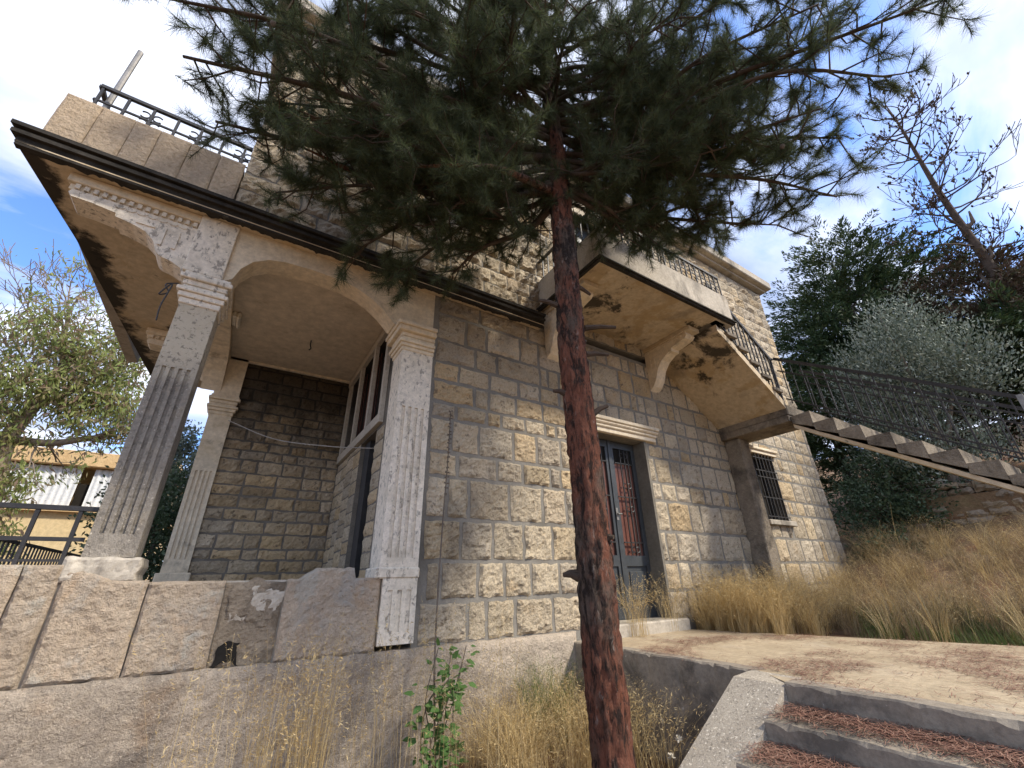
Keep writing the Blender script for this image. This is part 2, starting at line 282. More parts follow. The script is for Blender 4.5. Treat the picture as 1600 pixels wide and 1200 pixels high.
# ------------------------------------------------------------------ mesh helpers
ROOTS = {}
def attach(o, p):
    if p is not None:
        o.parent = p
        if p.name in ROOTS:
            o.matrix_parent_inverse = Matrix.Translation(-p.location)
def link(name, me, mat, parent=None, smooth=False):
    if mat is not None:
        me.materials.append(M[mat])
    if smooth:
        me.polygons.foreach_set('use_smooth', [True] * len(me.polygons))
    o = bpy.data.objects.new(name, me)
    COL.objects.link(o)
    attach(o, parent)
    return o
def tag(o, label, cat=None, group=None, kind=None):
    if label: o['label'] = label
    if cat: o['category'] = cat
    if group: o['group'] = group
    if kind: o['kind'] = kind
    return o
def thing(name, loc, label, cat, group=None):
    o = bpy.data.objects.new(name, None)
    COL.objects.link(o)
    o.location = loc
    o.empty_display_size = 0.2
    ROOTS[o.name] = 1
    return tag(o, label, cat, group)
class MB:
    def __init__(s):
        s.v = []; s.f = []
    def add(s, vs, fs):
        k = len(s.v)
        s.v += [tuple(v) for v in vs]
        s.f += [tuple(i + k for i in f) for f in fs]
        return s
    def box(s, a, b, c=0.0):
        x0, y0, z0 = a; x1, y1, z1 = b
        if c > 0:
            # chamfered box: shrink corners
            pts = []
            idx = {}
            def P(x, y, z):
                return len(pts) - 1 if pts.append((x, y, z)) else len(pts) - 1
            V = {}
            for ix, X, dxx in ((0, x0, c), (1, x1, -c)):
                for iy, Y, dyy in ((0, y0, c), (1, y1, -c)):
                    for iz, Z, dzz in ((0, z0, c), (1, z1, -c)):
                        V[ix, iy, iz, 'x'] = P(X, Y + dyy, Z + dzz)
                        V[ix, iy, iz, 'y'] = P(X + dxx, Y, Z + dzz)
                        V[ix, iy, iz, 'z'] = P(X + dxx, Y + dyy, Z)
            F = []
            for i in (0, 1):
                q = [V[i, 0, 0, 'x'], V[i, 1, 0, 'x'], V[i, 1, 1, 'x'], V[i, 0, 1, 'x']]; F.append(q if i else q[::-1])
                q = [V[0, i, 0, 'y'], V[1, i, 0, 'y'], V[1, i, 1, 'y'], V[0, i, 1, 'y']]; F.append(q[::-1] if i else q)
                q = [V[0, 0, i, 'z'], V[1, 0, i, 'z'], V[1, 1, i, 'z'], V[0, 1, i, 'z']]; F.append(q if i else q[::-1])
            for i in (0, 1):
                for j in (0, 1):
                    fl = (i + j) % 2
                    q = [V[i, j, 0, 'x'], V[i, j, 0, 'y'], V[i, j, 1, 'y'], V[i, j, 1, 'x']]; F.append(q if fl else q[::-1])
                    q = [V[i, 0, j, 'x'], V[i, 1, j, 'x'], V[i, 1, j, 'z'], V[i, 0, j, 'z']]; F.append(q[::-1] if fl == 0 else q)
                    q = [V[0, i, j, 'y'], V[1, i, j, 'y'], V[1, i, j, 'z'], V[0, i, j, 'z']]; F.append(q if fl == 0 else q[::-1])
            for i in (0, 1):
                for j in (0, 1):
                    for k in (0, 1):
                        q = [V[i, j, k, 'x'], V[i, j, k, 'y'], V[i, j, k, 'z']]
                        F.append(q if (i + j + k) % 2 else q[::-1])
            return s.add(pts, F)
        vs = [(x0, y0, z0), (x1, y0, z0), (x1, y1, z0), (x0, y1, z0), (x0, y0, z1), (x1, y0, z1), (x1, y1, z1), (x0, y1, z1)]
        return s.add(vs, [(0, 3, 2, 1), (4, 5, 6, 7), (0, 1, 5, 4), (1, 2, 6, 5), (2, 3, 7, 6), (3, 0, 4, 7)])
    def prism(s, poly, a, b, axis='y'):
        """poly = 2D outline extruded from a to b along axis (x: poly=(y,z), y: poly=(x,z), z: poly=(x,y))"""
        n = len(poly)
        f = {'x': lambda p, t: (t, p[0], p[1]), 'y': lambda p, t: (p[0], t, p[1]), 'z': lambda p, t: (p[0], p[1], t)}[axis]
        vs = [f(p, a) for p in poly] + [f(p, b) for p in poly]
        fs = [(i, (i + 1) % n, n + (i + 1) % n, n + i) for i in range(n)] + [tuple(range(n))[::-1], tuple(range(n, 2 * n))]
        return s.add(vs, fs)
    def tube(s, pts, rad, seg=8, cap=True):
        pts = [Vector(p) for p in pts]
        n = len(pts)
        rad = [rad] * n if isinstance(rad, (int, float)) else rad
        vs = []; fs = []
        d0 = (pts[1] - pts[0]).normalized()
        u = d0.orthogonal().normalized()
        for i, p in enumerate(pts):
            d = (pts[min(i + 1, n - 1)] - pts[max(i - 1, 0)])
            d = d.normalized() if d.length > 1e-9 else d0
            u = (u - d * u.dot(d))
            u = u.normalized() if u.length > 1e-6 else d.orthogonal().normalized()
            w = d.cross(u)
            for k in range(seg):
                a = 2 * pi * k / seg
                vs.append(p + (u * cos(a) + w * sin(a)) * rad[i])
        for i in range(n - 1):
            for k in range(seg):
                fs.append((i * seg + k, i * seg + (k + 1) % seg, (i + 1) * seg + (k + 1) % seg, (i + 1) * seg + k))
        if cap:
            fs.append(tuple(range(seg))[::-1]); fs.append(tuple(range((n - 1) * seg, n * seg)))
        return s.add(vs, fs)
    def bar(s, a, b, w=0.012):
        return s.tube([a, b], w * 0.7, 4)
    def build(s, name, mat, parent=None, smooth=False):
        me = bpy.data.meshes.new(name)
        me.from_pydata(s.v, [], s.f)
        me.update()
        import bmesh
        bm = bmesh.new(); bm.from_mesh(me)
        bmesh.ops.recalc_face_normals(bm, faces=bm.faces)
        bm.to_mesh(me); bm.free()
        return link(name, me, mat, parent, smooth)
def npmesh(name, V, F, mat, parent=None, smooth=False):
    V = np.asarray(V, np.float32); F = np.asarray(F, np.int32)
    me = bpy.data.meshes.new(name)
    me.vertices.add(len(V)); me.vertices.foreach_set('co', V.ravel())
    k = F.shape[1]
    me.loops.add(F.size); me.loops.foreach_set('vertex_index', F.ravel())
    me.polygons.add(len(F))
    me.polygons.foreach_set('loop_start', np.arange(0, F.size, k, dtype=np.int32))
    me.update(calc_edges=True)
    return link(name, me, mat, parent, smooth)
def worn(a, b, amp, seed, cell=0.05, chip=0.02):
    """concrete bar running along y with chipped, uneven upper edges (returns verts, faces)"""
    x0, y0, z0 = a; x1, y1, z1 = b
    n = max(4, int((y1 - y0) / cell))
    vs = []; fs = []
    for i in range(n + 1):
        y = y0 + (y1 - y0) * i / n
        n1 = fr(y * 3.1, seed, 0.3, 3) * amp; n2 = fr(y * 9.7, seed + 3, 0.9, 3)
        c = 0.010 + chip * max(0.0, n2) * 1.6
        e = fr(y * 5.3, seed + 7, 2.2, 3) * amp
        vs += [(x0 + e, y, z0), (x0 + e + n1 * .5, y, z1 - c + n1 * .4), (x0 + c + e, y, z1 + n1 * .4), (x1, y, z1 + n1 * .2), (x1, y, z0)]
    for i in range(n):
        for k in range(5):
            p, q = i * 5 + k, i * 5 + (k + 1) % 5
            fs.append((p, q, q + 5, p + 5))
    fs.append(tuple(range(5))); fs.append(tuple(range(n * 5, n * 5 + 5))[::-1])
    return vs, fs
def fr(x, y, z, o=4):
    return noise.fractal(Vector((x, y, z)), 0.9, 2.1, o)
def rough_block(w, h, proud, cell, seed, back=0.03, amp=None, edge=0.022, jit=0.006, top_fn=None):
    """rock-faced block: front face at -Y, x 0..w, z 0..h"""
    nx = max(3, int(round(w / cell))); nz = max(3, int(round(h / cell)))
    amp = proud * 0.75 if amp is None else amp
    vs = []; fs = []
    sx, sz = seed * 13.37 % 91.0, seed * 7.77 % 83.0
    for j in range(nz + 1):
        for i in range(nx + 1):
            x = w * i / nx; z = h * j / nz
            e = min(x, w - x, z, h - z)
            f_ = min(1.0, e / edge) ** 0.5 if e > 0 else 0.0
            if 0 < i < nx and 0 < j < nz:
                x += random.uniform(-.25, .25) * w / nx; z += random.uniform(-.25, .25) * h / nz
            else:
                x += jit * fr(x * 9 + sx, z * 9 + sz, 3.3, 2) * 1.5; z += jit * fr(x * 9 + sx, z * 9 + sz, 8.1, 2) * 1.5
            n1 = fr(x * 7 + sx, z * 7 + sz, seed * .31, 4)
            rg = 1 - abs(fr(x * 13 + sz, z * 17 + sx, seed * .17, 3)) * 2.0
            y = min(-0.002, -f_ * (proud * 0.75 + amp * (0.8 * n1 + 0.6 * (rg - 0.5))) - (1 - f_) * 0.004)
            if top_fn: z *= top_fn(x)
            vs.append((x, y, z))
    W_ = nx + 1
    for j in range(nz):
        for i in range(nx):
            a = j * W_ + i
            fs.append((a, a + 1, a + W_ + 1, a + W_))
    ring = [i for i in range(W_)] + [j * W_ + nx for j in range(1, nz + 1)] + [nz * W_ + i for i in range(nx - 1, -1, -1)] + [j * W_ for j in range(nz - 1, 0, -1)]
    k = len(vs)
    for r in ring:
        vs.append((vs[r][0], back, vs[r][2]))
    n = len(ring)
    for i in range(n):
        fs.append((ring[i], k + i, k + (i + 1) % n, ring[(i + 1) % n]))
    return vs, fs
def block_obj(name, vs, fs, loc, mat, parent, rotz=0.0):
    me = bpy.data.meshes.new(name); me.from_pydata(vs, [], fs); me.update()
    o = link(name, me, mat, parent)
    o.location = loc
    o.rotation_euler = (0, 0, rotz)
    return o
def holes_split(x0, x1, z0, z1, holes):
    """rect minus holes -> list of rects (coarse)"""
    rects = [(x0, x1, z0, z1)]
    for (a, b, c, d) in holes:
        out = []
        for (p, q, r, s_) in rects:
            if q <= a or p >= b or s_ <= c or r >= d:
                out.append((p, q, r, s_)); continue
            if p < a: out.append((p, a, r, s_))
            if q > b: out.append((b, q, r, s_))
            m0, m1 = max(p, a), min(q, b)
            if r < c: out.append((m0, m1, r, c))
            if s_ > d: out.append((m0, m1, d, s_))
        rects = out
    return [r for r in rects if r[1] - r[0] > 0.05 and r[3] - r[2] > 0.05]
def strip_blades(base, hgt, lean, curl, width, seg=3, droop=0.0):
    """numpy grass blades; base (n,3), hgt (n), lean (n,2) horizontal offset at tip"""
    n = len(base)
    side = np.stack([-lean[:, 1], lean[:, 0]], 1)
    l = np.linalg.norm(side, axis=1, keepdims=True); side = side / np.maximum(l, 1e-6)
    side3 = np.concatenate([side, np.zeros((n, 1))], 1)
    V = []
    for k in range(seg + 1):
        t = k / seg
        c = base.copy()
        c[:, :2] += lean * (t ** curl)[..., None] if isinstance(t ** curl, np.ndarray) else lean * (t ** curl)
        c[:, 2] += hgt * (t - droop * t ** 3)
        wd = width * (1 - 0.85 * t)
        V.append(c - side3 * wd[:, None]); V.append(c + side3 * wd[:, None])
    V = np.stack(V, 1).reshape(-1, 3)
    o = (np.arange(n) * 2 * (seg + 1))[:, None]
    F = np.concatenate([o + np.array([2 * k, 2 * k + 1, 2 * k + 3, 2 * k + 2]) for k in range(seg)], 1).reshape(-1, 4)
    return V, F
def needles(base, dirs, length, width):
    """one thin triangle per needle"""
    n = len(base)
    r = rng.normal(size=(n, 3)); s = np.cross(dirs, r); s /= np.maximum(np.linalg.norm(s, axis=1, keepdims=True), 1e-6)
    V = np.stack([base - s * width[:, None], base + s * width[:, None], base + dirs * length[:, None]], 1).reshape(-1, 3)
    return V, np.arange(3 * n).reshape(-1, 3)
def leaves(base, dirs, length, width, fold=0.0):
    n = len(base)
    r = rng.normal(size=(n, 3)); s = np.cross(dirs, r); s /= np.maximum(np.linalg.norm(s, axis=1, keepdims=True), 1e-6)
    m = base + dirs * (length * 0.45)[:, None]
    V = np.stack([base, m - s * width[:, None], base + dirs * length[:, None], m + s * width[:, None]], 1).reshape(-1, 3)
    return V, np.arange(4 * n).reshape(-1, 4)
def unit(v):
    return v / np.maximum(np.linalg.norm(v, axis=-1, keepdims=True), 1e-9)
def bez(p, n=12):
    """Catmull-like smooth polyline through p"""
    p = [Vector(q) for q in p]
    q = [p[0] * 2 - p[1]] + p + [p[-1] * 2 - p[-2]]
    out = []
    for i in range(1, len(q) - 2):
        for k in range(n):
            t = k / n
            out.append(0.5 * ((2 * q[i]) + (q[i + 1] - q[i - 1]) * t + (2 * q[i - 1] - 5 * q[i] + 4 * q[i + 1] - q[i + 2]) * t * t + (3 * q[i] - q[i - 1] - 3 * q[i + 1] + q[i + 2]) * t ** 3))
    out.append(p[-1])
    return out

# ------------------------------------------------------------------ ground
def ground_z(x, y):
    low = -1.5 + 0.12 * max(0.0, min(1.0, (x - 0.5) / 2.0)) + 0.10 * max(0.0, min(1.0, (y + 2.2) / 2.0))
    low += 0.03 * fr(x * .8, y * .8, 0.2, 3)
    if x > 3.25:
        t = max(0.0, min(1.0, (x - 7.6) / 7.4))
        z = -0.64 + 2.3 * t * t * (3 - 2 * t)
        if x > 15: z += (x - 15) * 0.38
        z += 0.05 * fr(x * .5, y * .5, 1.7, 3) * min(1, (x - 3.25) / 2) + 0.16 * fr(x * .8, y * .8, 4.7, 3) * max(0, min(1, (x - 6.3) / 1.5))
        if x > 24: z = min(z, 5.6 + 0.05 * (x - 24))
        return z
    if x < -2.5:
        return low - 0.03 * min(30, -2.5 - x)
    return low
xs = [-400, -150, -60, -30, -16, -8] + list(np.arange(-5, 3.0, 0.4)) + [3.0, 3.24, 3.26, 3.6] + list(np.arange(4, 16, 0.5)) + [16, 18, 20, 22, 24, 30, 60, 150, 400]
ys = [-400, -150, -60, -30, -16, -10, -8] + list(np.arange(-6.5, 0.6, 0.4)) + [1, 2, 3, 5, 8, 12, 18, 30, 60, 150, 400]
gv = [(x, y, ground_z(x, y)) for y in ys for x in xs]
nxs = len(xs)
gf = [(j * nxs + i, j * nxs + i + 1, (j + 1) * nxs + i + 1, (j + 1) * nxs + i) for j in range(len(ys) - 1) for i in range(nxs - 1)]
tag(npmesh('ground', gv, gf, 'soil', None, True), None, kind='structure')

# ------------------------------------------------------------------ HOUSE
H = thing('stone_house', (4.5, 0.0, -0.6), 'abandoned two storey limestone house with arched porch and balcony', 'house')
XE = 10.40
ROWS = [(-.515, -.167, [2.04, 2.24, 2.57, 3.04]), (-.167, .173, [1.59, 1.74, 2.14, 2.45, 2.78, 3.16]), (.173, .561, [1.94, 2.31, 2.70, 3.09]),
        (.561, .981, [1.77, 2.02, 2.52, 2.98, 3.33]), (.981, 1.239, [1.87, 2.37, 2.71, 3.11]), (1.239, 1.612, [1.79, 2.13, 2.59, 2.93, 3.30]),
        (1.612, 1.80, [1.84, 2.23, 2.43, 2.77]), (1.80, 2.061, [2.06, 2.26, 2.64, 3.05]), (2.061, 2.299, [1.85, 2.27, 2.69]),
        (2.299, 2.586, [2.07, 2.37, 3.04, 3.17]), (2.586, 2.952, [1.93, 2.22, 2.73, 3.03]), (2.952, 3.20, [2.12, 2.87])]
DOOR = (3.80, 4.935, -0.60, 1.83)
WIN = (7.86, 8.56, 0.86, 2.05)
HOLES = [DOOR, WIN]
# wall core with openings (mortar face at y = 0)
mb = MB()
for (a, b, c, d) in holes_split(1.50, XE, -1.1, 3.24, HOLES):
    mb.box((a, 0, c), (b, 0.32, d))
fac = mb.build('facade_wall', 'mortar', H)
JT = 0.021
nst = 0
for (z0, z1, js) in ROWS:
    xs_ = [1.54] + js
    x = xs_[-1]
    while x < XE - 0.25:
        hgt = z1 - z0
        x += random.choice([0.55, 0.7, 0.9, 1.1, 1.35]) * max(0.26, hgt) * random.uniform(0.9, 1.15)
        xs_.append(min(x, XE + 0.02))
    if xs_[-1] < XE: xs_.append(XE + 0.02)
    for i in range(len(xs_) - 1):
        for (a, b, c, d) in holes_split(xs_[i], xs_[i + 1], z0, z1, HOLES):
            w, h = b - a - 2 * JT, d - c - 2 * JT
            if w < 0.05 or h < 0.04: continue
            nst += 1
            cell = 0.026 if a < 3.4 else (0.036 if a < 6.5 else 0.06)
            vs, fs = rough_block(w, h, random.uniform(0.018, 0.030), cell, nst, amp=0.027, jit=0.011, edge=0.012)
            block_obj('stone', vs, fs, (a + JT, -0.001, c + JT), 'stone', fac)
# far gable side and back of the house body
mb = MB()
mb.box((XE - 0.32, 0.33, -0.55), (XE - 0.002, 8.5, 6.7))
mb.box((1.5, 8.2, -0.55), (XE - 0.33, 8.5, 6.7))
mb.build('gable_wall', 'mortar', H)
# upper storey
UWIN = (0.45, 1.25, 4.75, 6.0)
UDOOR = (3.75, 4.85, 3.6, 5.95)
mb = MB()
for (a, b, c, d) in holes_split(-0.68, XE, 3.345, 6.72, [UWIN, UDOOR]):
    mb.box((a, 0.002, c), (b, 0.30, d))
mb.box((-0.66, 0.303, 3.345), (-0.36, 8.5, 6.72))
uw = mb.build('upper_wall', 'mortar', H)
vs_all = MB()
z = 3.36; k = 1000
while z < 6.66:
    h = random.choice([0.24, 0.27, 0.3, 0.33]); h = min(h, 6.70 - z)
    x = -0.69
    while x < XE:
        w = random.uniform(0.25, 0.62)
        for (a, b, c, d) in holes_split(x, min(x + w, XE + 0.02), z, z + h, [UWIN, UDOOR]):
            ww, hh = b - a - 0.024, d - c - 0.024
            if ww < 0.05 or hh < 0.05: continue
            k += 1
            v, f = rough_block(ww, hh, random.uniform(0.03, 0.05), 0.036 if a < 3.2 else 0.07, k, amp=0.045, jit=0.015)
            vs_all.add([(p[0] + a + 0.012, p[1] + 0.001, p[2] + c + 0.012) for p in v], f)
        x += w
    z += h
me = bpy.data.meshes.new('upper_stones'); me.from_pydata(vs_all.v, [], vs_all.f); me.update()
us = link('upper_stones', me, 'stone', uw); us['kind'] = 'stuff'
# upper window and balcony door
w_ = MB().box((UWIN[0], 0.16, UWIN[2]), (UWIN[1], 0.2, UWIN[3])).build('upper_window', 'dark', H)
mb = MB()
for i in range(7):
    x = UWIN[0] + 0.04 + i * 0.12
    mb.bar((x, 0.05, UWIN[2]), (x, 0.05, UWIN[3]), 0.018)
for zz in (4.95, 5.3, 5.65, 5.9):
    mb.bar((UWIN[0], 0.05, zz), (UWIN[1], 0.05, zz), 0.018)
mb.build('white_bars', 'frame', w_)
w_ = MB().box((UDOOR[0], 0.18, UDOOR[2]), (UDOOR[1], 0.22, UDOOR[3])).build('balcony_door', 'doorpaint', H)
MB().box((UDOOR[0] - 0.1, -0.06, UDOOR[3]), (UDOOR[1] + 0.1, 0.17, UDOOR[3] + 0.14), 0.015).build('door_lintel', 'plaster', w_)
# roof slab with eave
mb = MB()
mb.box((-0.95, -0.26, 6.76), (10.62, 8.8, 6.98), 0.02)
mb.box((-0.85, -0.13, 6.70), (10.52, 8.7, 6.762))
mb.build('roof_slab', 'concrete', H)
# floor slab, projecting cornice (front and left)
poly = [(-2.09, -0.14), (3.06, -0.14), (3.06, 0.4), (1.0, 0.4), (1.0, 2.7), (-0.4, 2.7), (-0.4, 4.6), (-1.68, 4.6), (-1.80, 3.0), (-1.95, 1.0)]
sl_ = MB().prism(poly, 3.19, 3.20, 'z').build('soffit', 'soffit', H)
mb = MB()
edge = [(-2.09, -0.14), (3.06, -0.14)]
for (o0, z0, z1) in ((0.0, 3.201, 3.25), (0.035, 3.25, 3.285), (0.012, 3.285, 3.315), (0.05, 3.315, 3.352)):
    pl = [(-2.09 - o0, -0.14 - o0), (3.06, -0.14 - o0), (3.06, 0.35), (-0.3, 0.35), (-0.3, 4.6 + o0), (-1.68 - o0, 4.6 + o0), (-1.80 - o0, 3.0), (-1.95 - o0, 1.0)]
    mb.prism(pl, z0, z1, 'z')
mb.build('cornice', 'mould', H)
def ragged(p0, p1, inn, n, amp, zz0, zz1, nm):
    p0, p1 = Vector(p0), Vector(p1); d = (p1 - p0) / n; nv = Vector(inn)
    outer = [p0 + d * i for i in range(n + 1)]
    inner = [p0 + d * i + nv * (0.05 + 0.03 * abs(fr(i * 1.7, 3.1, amp * 9, 3)) + amp * 2.6 * max(0.0, fr(i * .13, 7.7, amp * 5, 4) - 0.12)) for i in range(n + 1)]
    pl = [(q.x, q.y) for q in outer] + [(q.x, q.y) for q in inner[::-1]]
    MB().prism(pl, zz0, zz1, 'z').build(nm, 'mould', H)
ragged((-2.085, -0.138), (3.05, -0.138), (0, 1), 260, 0.02, 3.165, 3.1895, 'mouldy_drip_edge')
# mould patches are in the soffit material; broken cornice lumps
mb = MB()
for i in range(60):
    x = random.uniform(-0.6, 3.0)
    s = random.uniform(0.02, 0.06)
    v, f = rough_block(s * random.uniform(1, 3), s, 0.02, 0.02, 5000 + i)
    mb.add([(p[0] + x, p[1] - 0.10 + random.uniform(0, .05), p[2] + 3.35) for p in v], f)
o = mb.build('cornice_rubble', 'mould', H); o['kind'] = 'stuff'

# ---------- terrace parapet (upper left) clad with slabs
MB().box((-2.045, 0.0, 3.353), (-0.70, 0.14, 3.985)).box((-2.045, 0.143, 3.353), (-1.90, 4.4, 3.985)).build('terrace_parapet', 'concrete', H)
for i, (a, b) in enumerate([(-2.06, -1.818), (-1.818, -1.584), (-1.584, -1.393), (-1.393, -1.155), (-1.155, -0.911), (-0.911, -0.69)]):
    v, f = rough_block(b - a - 0.006, 0.645, 0.02, 0.022, 300 + i, back=0.02, amp=0.006, edge=0.008, jit=0.002)
    block_obj('cladding_slab', v, f, (a + 0.003, -0.022, 3.352), 'slab_upper', H)
def scroll(mb, c, r, ax, s=1, seg=10, w=0.008):
    pts = []
    for i in range(seg + 1):
        a = -0.75 * pi + 1.5 * pi * i / seg
        d = r * cos(a) * s
        pts.append((c[0] + d * ax[0], c[1] + d * ax[1], c[2] + r * sin(a)))
    mb.tube(pts, w, 5)
tr = MB()
tr.bar((-1.95, 0.07, 4.34), (-0.70, 0.07, 4.34), 0.035); tr.bar((-1.95, 0.07, 4.34), (-1.95, 3.8, 4.34), 0.035)
tr.bar((-1.95, 0.07, 4.15), (-0.70, 0.07, 4.15), 0.018); tr.bar((-1.95, 0.07, 4.15), (-1.95, 3.8, 4.15), 0.018)
tro = tr.build('terrace_railing', 'iron', H)
for i in range(7):
    x = -1.93 + i * 0.195
    b_ = MB().bar((x, 0.07, 3.98), (x, 0.07, 4.34), 0.02)
    if i % 2 == 0 and i:
        for s in (-1, 1):
            for zz in (4.10, 4.21):
                scroll(b_, (x + s * 0.05, 0.07, zz), 0.04, (1, 0), -s if zz > 4.15 else -s)
    b_.build('baluster', 'iron', tro)
for i in range(12):
    y = 0.3 + i * 0.3
    MB().bar((-1.95, y, 3.98), (-1.95, y, 4.34), 0.02).build('baluster', 'iron', tro)
MB().tube([(-1.90, 0.18, 3.98), (-1.90, 0.18, 5.15)], 0.026, 10).build('pole', 'steel', H)

# ---------- porch: column, pilasters, beams, bracket
def fluted(x0, x1, y0, y1, z0, z1, fz0, fz1, nfl, mat, name, parent, gy=0.018, faces=('f', 'r')):
    """square shaft with recessed flutes on the front, made as strips at two depths"""
    mb = MB()
    mb.box((x0, y0 + gy, z0), (x1, y1, z1))
    w = x1 - x0
    m = w * 0.16
    gw = (w - 2 * m) / (2 * nfl - 1) if nfl else 0
    mb.box((x0, y0, z0), (x1, y0 + gy - 0.0005, fz0)); mb.box((x0, y0, fz1), (x1, y0 + gy - 0.0005, z1))
    mb.box((x0, y0, fz0), (x0 + m, y0 + gy - 0.0005, fz1)); mb.box((x1 - m, y0, fz0), (x1, y0 + gy - 0.0005, fz1))
    for i in range(nfl - 1):
        a = x0 + m + gw * (2 * i + 1)
        mb.box((a, y0, fz0), (a + gw, y0 + gy - 0.0005, fz1))
    return mb.build(name, mat, parent)
def capital(x0, x1, y0, y1, z0, z1, name, mat, parent):
    mb = MB()
    h = z1 - z0
    prof = [(0.012, 0.0, .18), (0.03, .18, .34), (0.05, .34, .46), (0.018, .46, .58), (0.028, .58, .74), (0.055, .74, .88), (0.035, .88, 1.0)]
    for (o, a, b) in prof:
        mb.box((x0 - o, y0 - o, z0 + a * h), (x1 + o, y1 + o, z0 + b * h - 0.0004), 0.006)
    return mb.build(name, mat, parent)
col_ = fluted(-0.80, -0.525, 0.0, 0.275, 0.19, 2.22, 0.34, 1.62, 4, 'column', 'porch_column', H)
tag(col_, 'grey lichen stained fluted column of the porch')
v, f = rough_block(0.39, 0.152, 0.022, 0.016, 777, back=0.36, amp=0.009, edge=0.02, jit=0.012)
block_obj('column_base', v, f, (-0.865, -0.015, 0.036), 'concrete', col_)
capital(-0.80, -0.525, 0.0, 0.275, 2.22, 2.54, 'capital', 'plaster_flake', col_)
MB().box((-0.865, -0.03, 2.541), (-0.565, 0.29, 3.185), 0.006).build('column_block', 'plaster_flake', H)
bp = fluted(-0.60, -0.34, 2.62, 2.88, 0.15, 2.12, 0.30, 1.35, 4, 'plaster', 'back_pilaster', H)
MB().box((-0.64, 2.58, -0.4), (-0.30, 2.92, 0.15), 0.01).build('pilaster_base', 'plaster', bp)
capital(-0.60, -0.34, 2.62, 2.88, 2.12, 2.40, 'capital', 'plaster', bp)
MB().box((-0.62, 2.60, 2.401), (-0.32, 2.90, 3.185)).build('pilaster_block', 'plaster', bp)
cp = fluted(1.15, 1.50, -0.05, 0.27, 0.12, 2.30, 0.20, 1.65, 4, 'plaster_flake', 'corner_pilaster', H)
mb = MB()
h = 0.32
for (o, a, b) in [(0.012, 0.0, .14), (0.03, .14, .26), (0.05, .26, .38), (0.02, .38, .52), (0.03, .52, .66), (0.075, .66, .86), (0.095, .86, 1.0)]:
    mb.box((1.15 - o, -0.05 - o, 2.30 + a * h), (1.505, 0.27 + o, 2.30 + b * h - 0.0004), 0.006)
mb.build('capital', 'plaster', cp)
MB().box((1.12, -0.065, 0.03), (1.515, 0.29, 0.12), 0.012).build('base_moulding', 'plaster_flake', cp)
fluted(1.19, 1.50, -0.055, 0.27, -0.47, 0.03, -0.38, -0.06, 3, 'plaster_flake', 'pilaster_foot', cp, gy=0.015)
# front arch beam
arch = [(-0.57, 2.545), (-0.50, 2.60), (-0.46, 2.74), (-0.38, 2.86), (-0.26, 2.94), (-0.12, 2.975), (0.15, 2.985), (0.44, 2.972), (0.62, 2.925), (0.76, 2.86), (0.90, 2.76), (1.0, 2.66), (1.04, 2.62), (1.535, 2.62), (1.535, 3.188), (-0.57, 3.188)]
MB().prism(arch, 0.004, 0.25, 'y').build('arch_beam', 'plaster', H)
# side beam from column to back pilaster
sb = [(0.276, 2.56), (0.34, 2.72), (0.46, 2.84), (0.62, 2.90), (2.10, 2.90), (2.34, 2.82), (2.48, 2.70), (2.58, 2.52), (2.60, 2.44), (2.60, 3.186), (0.276, 3.186)]
MB().prism(sb, -0.78, -0.55, 'x').build('side_beam', 'plaster', H)
def bracket(y0, y1, x_in, mat, parent, nm):
    d = x_in + 0.865
    pr = [(x_in, 2.50), (x_in - 0.02, 2.57), (x_in - 0.09, 2.61), (x_in - 0.18, 2.635), (x_in - 0.215, 2.66), (x_in - 0.235, 2.70), (x_in - 0.27, 2.775), (x_in - 0.34, 2.84), (x_in - 0.44, 2.875), (x_in - 0.56, 2.90),
          (x_in - 0.565, 2.935), (x_in - 0.74, 2.96), (x_in - 0.86, 2.965), (x_in - 0.885, 3.0), (x_in - 0.87, 3.04), (x_in, 3.04)]
    b_ = MB().prism(pr, y0, y1, 'y').build(nm, mat, parent)
    mb = MB()
    mb.box((x_in - 0.92, y0 - 0.03, 3.10), (x_in, y1 + 0.03, 3.187), 0.008)
    mb.box((x_in - 0.90, y0 + 0.01, 3.0405), (x_in, y1 - 0.01, 3.10))
    mb.build('bracket_cornice', 'plaster', b_)
    for i in range(15):
        x = x_in - 0.86 + i * 0.058
        MB().box((x, y0 - 0.016, 3.048), (x + 0.03, y0 + 0.009, 3.094)).build('dentil', mat, b_)
    mb = MB()
    for x in (x_in - 0.12, x_in - 0.22):
        mb.box((x - 0.013, y0 - 0.012, 2.74), (x + 0.013, y0 - 0.001, 2.93))
    mb.box((x_in - 0.42, y0 - 0.012, 2.90), (x_in - 0.29, y0 - 0.001, 2.92))
    for i in range(7):
        x = x_in - 0.56 + i * 0.075
        mb.tube([(x + 0.032 * cos(a), y0 - 0.002, 3.012 + 0.02 * sin(a)) for a in np.linspace(pi, 2 * pi, 6)], 0.007, 4)
    mb.build('carved_relief', mat, b_)
    return b_
bracket(0.02, 0.26, -0.866, 'plaster_flake', H, 'cantilever_bracket')
bracket(2.64, 2.86, -0.621, 'plaster', H, 'cantilever_bracket')
